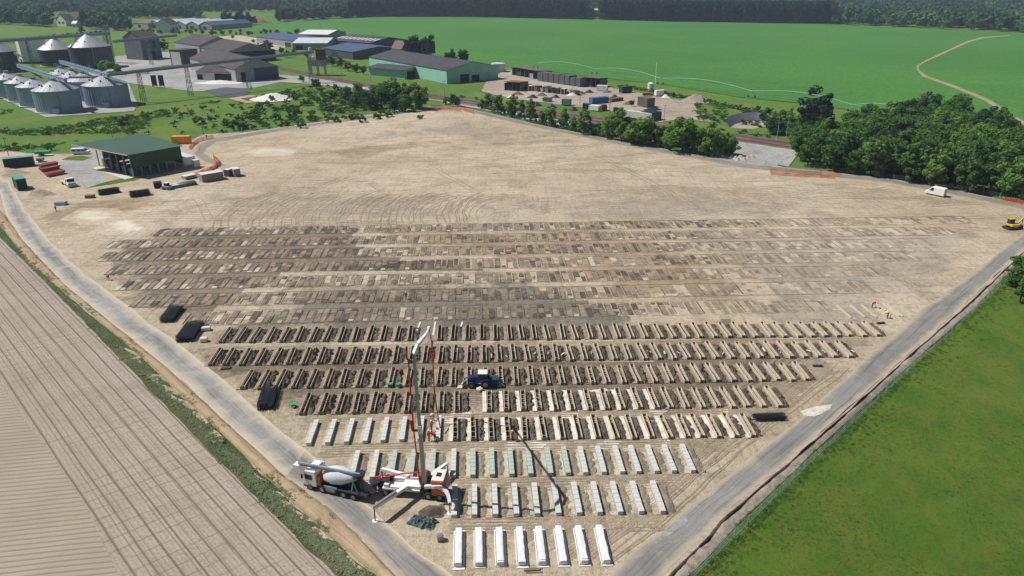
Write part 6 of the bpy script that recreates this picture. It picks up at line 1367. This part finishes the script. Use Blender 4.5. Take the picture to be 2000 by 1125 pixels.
# ground cover made of many small leaf sprays, one object each
def ground_cover(name, src, label, cat, gen, n, smin, smax, seed):
    """points carry a size; a geometry-nodes tree sets one spray of leaves on each"""
    rr = random.Random(seed); P = []; S = []
    while len(P) < n:
        q = gen(rr)
        if q is None: continue
        P.append(q); S.append(rr.uniform(smin, smax))
    me = bpy.data.meshes.new(name); me.from_pydata([tuple(p) for p in P], [], []); at = me.attributes.new('size', 'FLOAT', 'POINT'); at.data.foreach_set('value', S)
    o = bpy.data.objects.new(name, me); link(o); tag(o, label, cat, kind='stuff')
    g = bpy.data.node_groups.new(name + '_nodes', 'GeometryNodeTree'); g.interface.new_socket('Geometry', in_out='INPUT', socket_type='NodeSocketGeometry'); g.interface.new_socket('Geometry', in_out='OUTPUT', socket_type='NodeSocketGeometry')
    i_ = g.nodes.new('NodeGroupInput'); o_ = g.nodes.new('NodeGroupOutput'); ip = g.nodes.new('GeometryNodeInstanceOnPoints'); oi = g.nodes.new('GeometryNodeObjectInfo'); oi.inputs[0].default_value = src; oi.transform_space = 'ORIGINAL'; oi.inputs['As Instance'].default_value = True
    na = g.nodes.new('GeometryNodeInputNamedAttribute'); na.data_type = 'FLOAT'; na.inputs[0].default_value = 'size'
    rv = g.nodes.new('FunctionNodeRandomValue'); rv.data_type = 'FLOAT_VECTOR'; rv.inputs[0].default_value = (0, 0, 0); rv.inputs[1].default_value = (.25, .25, 6.28)
    g.links.new(i_.outputs[0], ip.inputs['Points']); g.links.new(oi.outputs['Geometry'], ip.inputs['Instance']); g.links.new(rv.outputs[0], ip.inputs['Rotation']); g.links.new(na.outputs[0], ip.inputs['Scale']); g.links.new(ip.outputs[0], o_.inputs[0])
    md = o.modifiers.new('scatter', 'NODES'); md.node_group = g; return o
def seedling(kind, x, y, s, label, k=0):
    crown, _ = VAR[kind][k]; o = bpy.data.objects.new('weed_clump', crown); link(o); tag(o, label, 'weeds', kind='stuff'); o.location = G(x, y); o.scale = (s, s, s); return o
sc1 = seedling('scrub', 430, 860, .8, 'weed clump in the ditch beside the ploughed field'); sc2 = seedling('scrub', 1500, 1000, .5, 'green weed clump at the edge of the right grass field', 1)
sc3 = seedling('scrub', 160, 245, 2., 'low spreading weeds on the meadow below the silos', 1)
L1 = [G(*p) for p in [(0, 464), (100, 562), (235, 702), (425, 897), (560, 1032), (660, 1127), (760, 1240)]]; L2 = [G(*p) for p in [(2, 440), (105, 555), (280, 700), (480, 893), (612, 1021), (735, 1125), (830, 1220)]]
def g_verge(rr):
    i = rr.randrange(6); t = rr.random(); u = min(1, max(0, rr.gauss(.5, .17))); return L1[i].lerp(L1[i + 1], t).lerp(L2[i].lerp(L2[i + 1], t), u)
ground_cover('ditch_weeds', sc1, 'band of grey green weeds in the ditch between ploughed field and bank', 'weeds', g_verge, 3000, .1, .32, 1)
B1 = [G(*p) for p in [(0, 440), (60, 520), (150, 590), (280, 700), (480, 893), (610, 1020), (735, 1125)]]; B2 = [G(*p) for p in [(10, 420), (45, 470), (125, 555), (330, 722), (560, 934), (622, 977), (697, 1042)]]
def g_bank(rr):
    i = rr.randrange(6); t = rr.random(); p = B1[i].lerp(B1[i + 1], t).lerp(B2[i].lerp(B2[i + 1], t), rr.random() ** 1.5 * .9)
    return p + Vector((0, 0, .2)) if mnoise.noise(p * .12) > .05 else None
ground_cover('bank_weeds', sc1, 'scattered grey green weeds on the sandy bank beside the left road', 'weeds', g_bank, 700, .06, .24, 8)
R1 = [G(*p) for p in rb2]; R2 = [G(x + 60, y + 12) for x, y in rb2]
def g_right(rr):
    i = rr.randrange(len(R1) - 1); t = rr.random(); return R1[i].lerp(R1[i + 1], t).lerp(R2[i].lerp(R2[i + 1], t), abs(rr.gauss(0, .45)))
ground_cover('field_edge_weeds', sc2, 'strip of taller weeds along the fence of the right grass field', 'weeds', g_right, 1500, .1, .28, 2)
mp = [(0, 205), (60, 232), (250, 225), (400, 200), (560, 175), (640, 170), (830, 212), (560, 246), (400, 262), (340, 275), (200, 268), (60, 292), (0, 300)]
def g_mead(rr):
    x, y = rr.uniform(0, 830), rr.uniform(170, 300)
    if not inside(x, y, mp): return None
    p = G(x, y, -.3); return p if mnoise.noise(p * .03) > .08 else None
ground_cover('meadow_weeds', sc3, 'patches of taller weeds spread over the left meadow', 'weeds', g_mead, 1300, .3, 1.1, 3)
def g_field(rr):
    x, y = rr.uniform(1250, 2100), rr.uniform(520, 1190)
    if not inside(x, y, [(1345, 1190), (1330, 1135), (1460, 1008), (1595, 885), (1705, 790), (1790, 700), (1875, 640), (1950, 570), (2100, 540), (2100, 1190)]): return None
    p = G(x, y); return p if mnoise.noise(p * .11) + .5 * mnoise.noise(p * .4) > -.12 else None
ground_cover('field_tufts', sc2, 'small tufts of grass standing all over the right grass field', 'grass tufts', g_field, 4500, .05, .12, 12)
# ================================================================== FAR WOODS
FT = leaf_cloud('crown', 'leaf_far', 91, (5.2, 5.2, 5.5, 7.5), 260, 1.5, 14); FC = leaf_cloud('crown', 'leaf_conifer', 93, (3.6, 3.6, 8., 11.), 240, 1.4, 14)
def proto(me, x, y, s, label, z=None):
    p = G(x, y); o = bpy.data.objects.new('far_tree', me); link(o); tag(o, label, 'tree'); o.location = p; o.scale = (s, s, s); return o
pf = proto(FT, 160, 66, .7, 'single far tree on the field behind the silos'); pc = proto(FC, 1655, 49, 1., 'dark tree at the right end of the pine wood')
clear = [[(1145, 15), (1215, 15), (1215, 34), (1145, 34)], [(385, 24), (560, 22), (540, 47), (400, 47)], [(100, 26), (160, 26), (160, 60), (100, 60)], [(250, 36), (440, 36), (440, 66), (250, 66)]]
edge = [(-400, 52), (0, 48), (60, 52), (160, 56), (260, 62), (330, 60), (430, 52), (520, 48), (560, 42), (640, 38), (725, 33), (900, 33), (1140, 38), (1300, 42), (1620, 47), (1820, 56), (2030, 66), (2400, 78)]
def edge_y(x):
    for (x0, y0), (x1, y1) in zip(edge, edge[1:]):
        if x0 <= x <= x1: return y0 + (y1 - y0) * (x - x0) / (x1 - x0)
    return 60
def g_far(rr):
    d = 900 + 4100 * rr.random() ** .8; a = rr.uniform(-.62, .62); x, y = d * math.sin(a), d * math.cos(a); z = hill(x, y); px, py = PX(x, y, 0); qx, qy = PX(x, y, z)
    if py > edge_y(px) - .3 or not -120 < px < 2120: return None
    if any(inside(qx, qy, c) for c in clear): return None
    if mnoise.noise(Vector((x, y, 0)) * .0022) < -.42 and d > 1700: return None
    if d < 2300 and (700 < qx < 1620) and py > 20 and not 1140 < qx < 1210: return None
    return Vector((x, y, z - .5))
ground_cover('far_woodland', pf, 'mixed woodland covering the far hills to the top of the picture', 'woodland', g_far, 52000, .55, 1.5, 5)
def g_pine(rr):
    if rr.random() < .5: x = rr.uniform(690, 1140)
    else: x = rr.uniform(1175, 1620)
    y = edge_y(x) - .6 - 11 * rr.random(); p = G(x, y, 0); return Vector((p.x, p.y, hill(p.x, p.y) - .4)) if p.y < 2600 else None
ground_cover('pine_wood', pc, 'dark pine wood standing along the far edge of the green crop field', 'pine wood', g_pine, 8000, .75, 1.6, 6)
hd = [(70 + i * 7, 84 - i * .9, 7) for i in range(20)]
for i, (x, y, h) in enumerate([(8 + i * 9, 84 - i * .9, 6 + (i % 3)) for i in range(22)]): tree(x, y, h, 'dark', 'tree in the hedge behind the rear conveyor bridge', 'hedge trees behind the silos', 'hedge_tree', wide=1.6)
for i in range(30): x = 255 + i * 12 + rb.uniform(-4, 4); tree(x, 66 + rb.uniform(-3, 4) + max(0, (x - 440) * .02), rb.uniform(6, 12), ['mid', 'dark'][i % 2], '%s tree from the left in the belt between far sheds and barns' % ordn(i + 1), 'trees between the far sheds and barns', wide=1.5)
sheet('tan_field', [(1120, 31), (1240, 31.5), (1228, 27), (1135, 27)], 'pale_pad_soil', 10)
# ================================================================== AIR
hz = MB().box(-4200, -80, -2, 4200, 6200, 150).build('haze', 'white_paint', kind='stuff'); hm = bpy.data.materials.new('haze_air'); hm.use_nodes = True; hm.node_tree.nodes.clear()
pv = hm.node_tree.nodes.new('ShaderNodeVolumePrincipled'); pv.inputs['Density'].default_value = .00012; pv.inputs['Color'].default_value = (.62, .78, 1, 1); pv.inputs['Anisotropy'].default_value = .0
ho = hm.node_tree.nodes.new('ShaderNodeOutputMaterial'); hm.node_tree.links.new(pv.outputs[0], ho.inputs['Volume']); hz.data.materials.clear(); hz.data.materials.append(hm)
for nm in (F0, F2, F5):
    if nm.name not in used:
        for c in list(nm.children): bpy.data.objects.remove(c)
        bpy.data.objects.remove(nm)
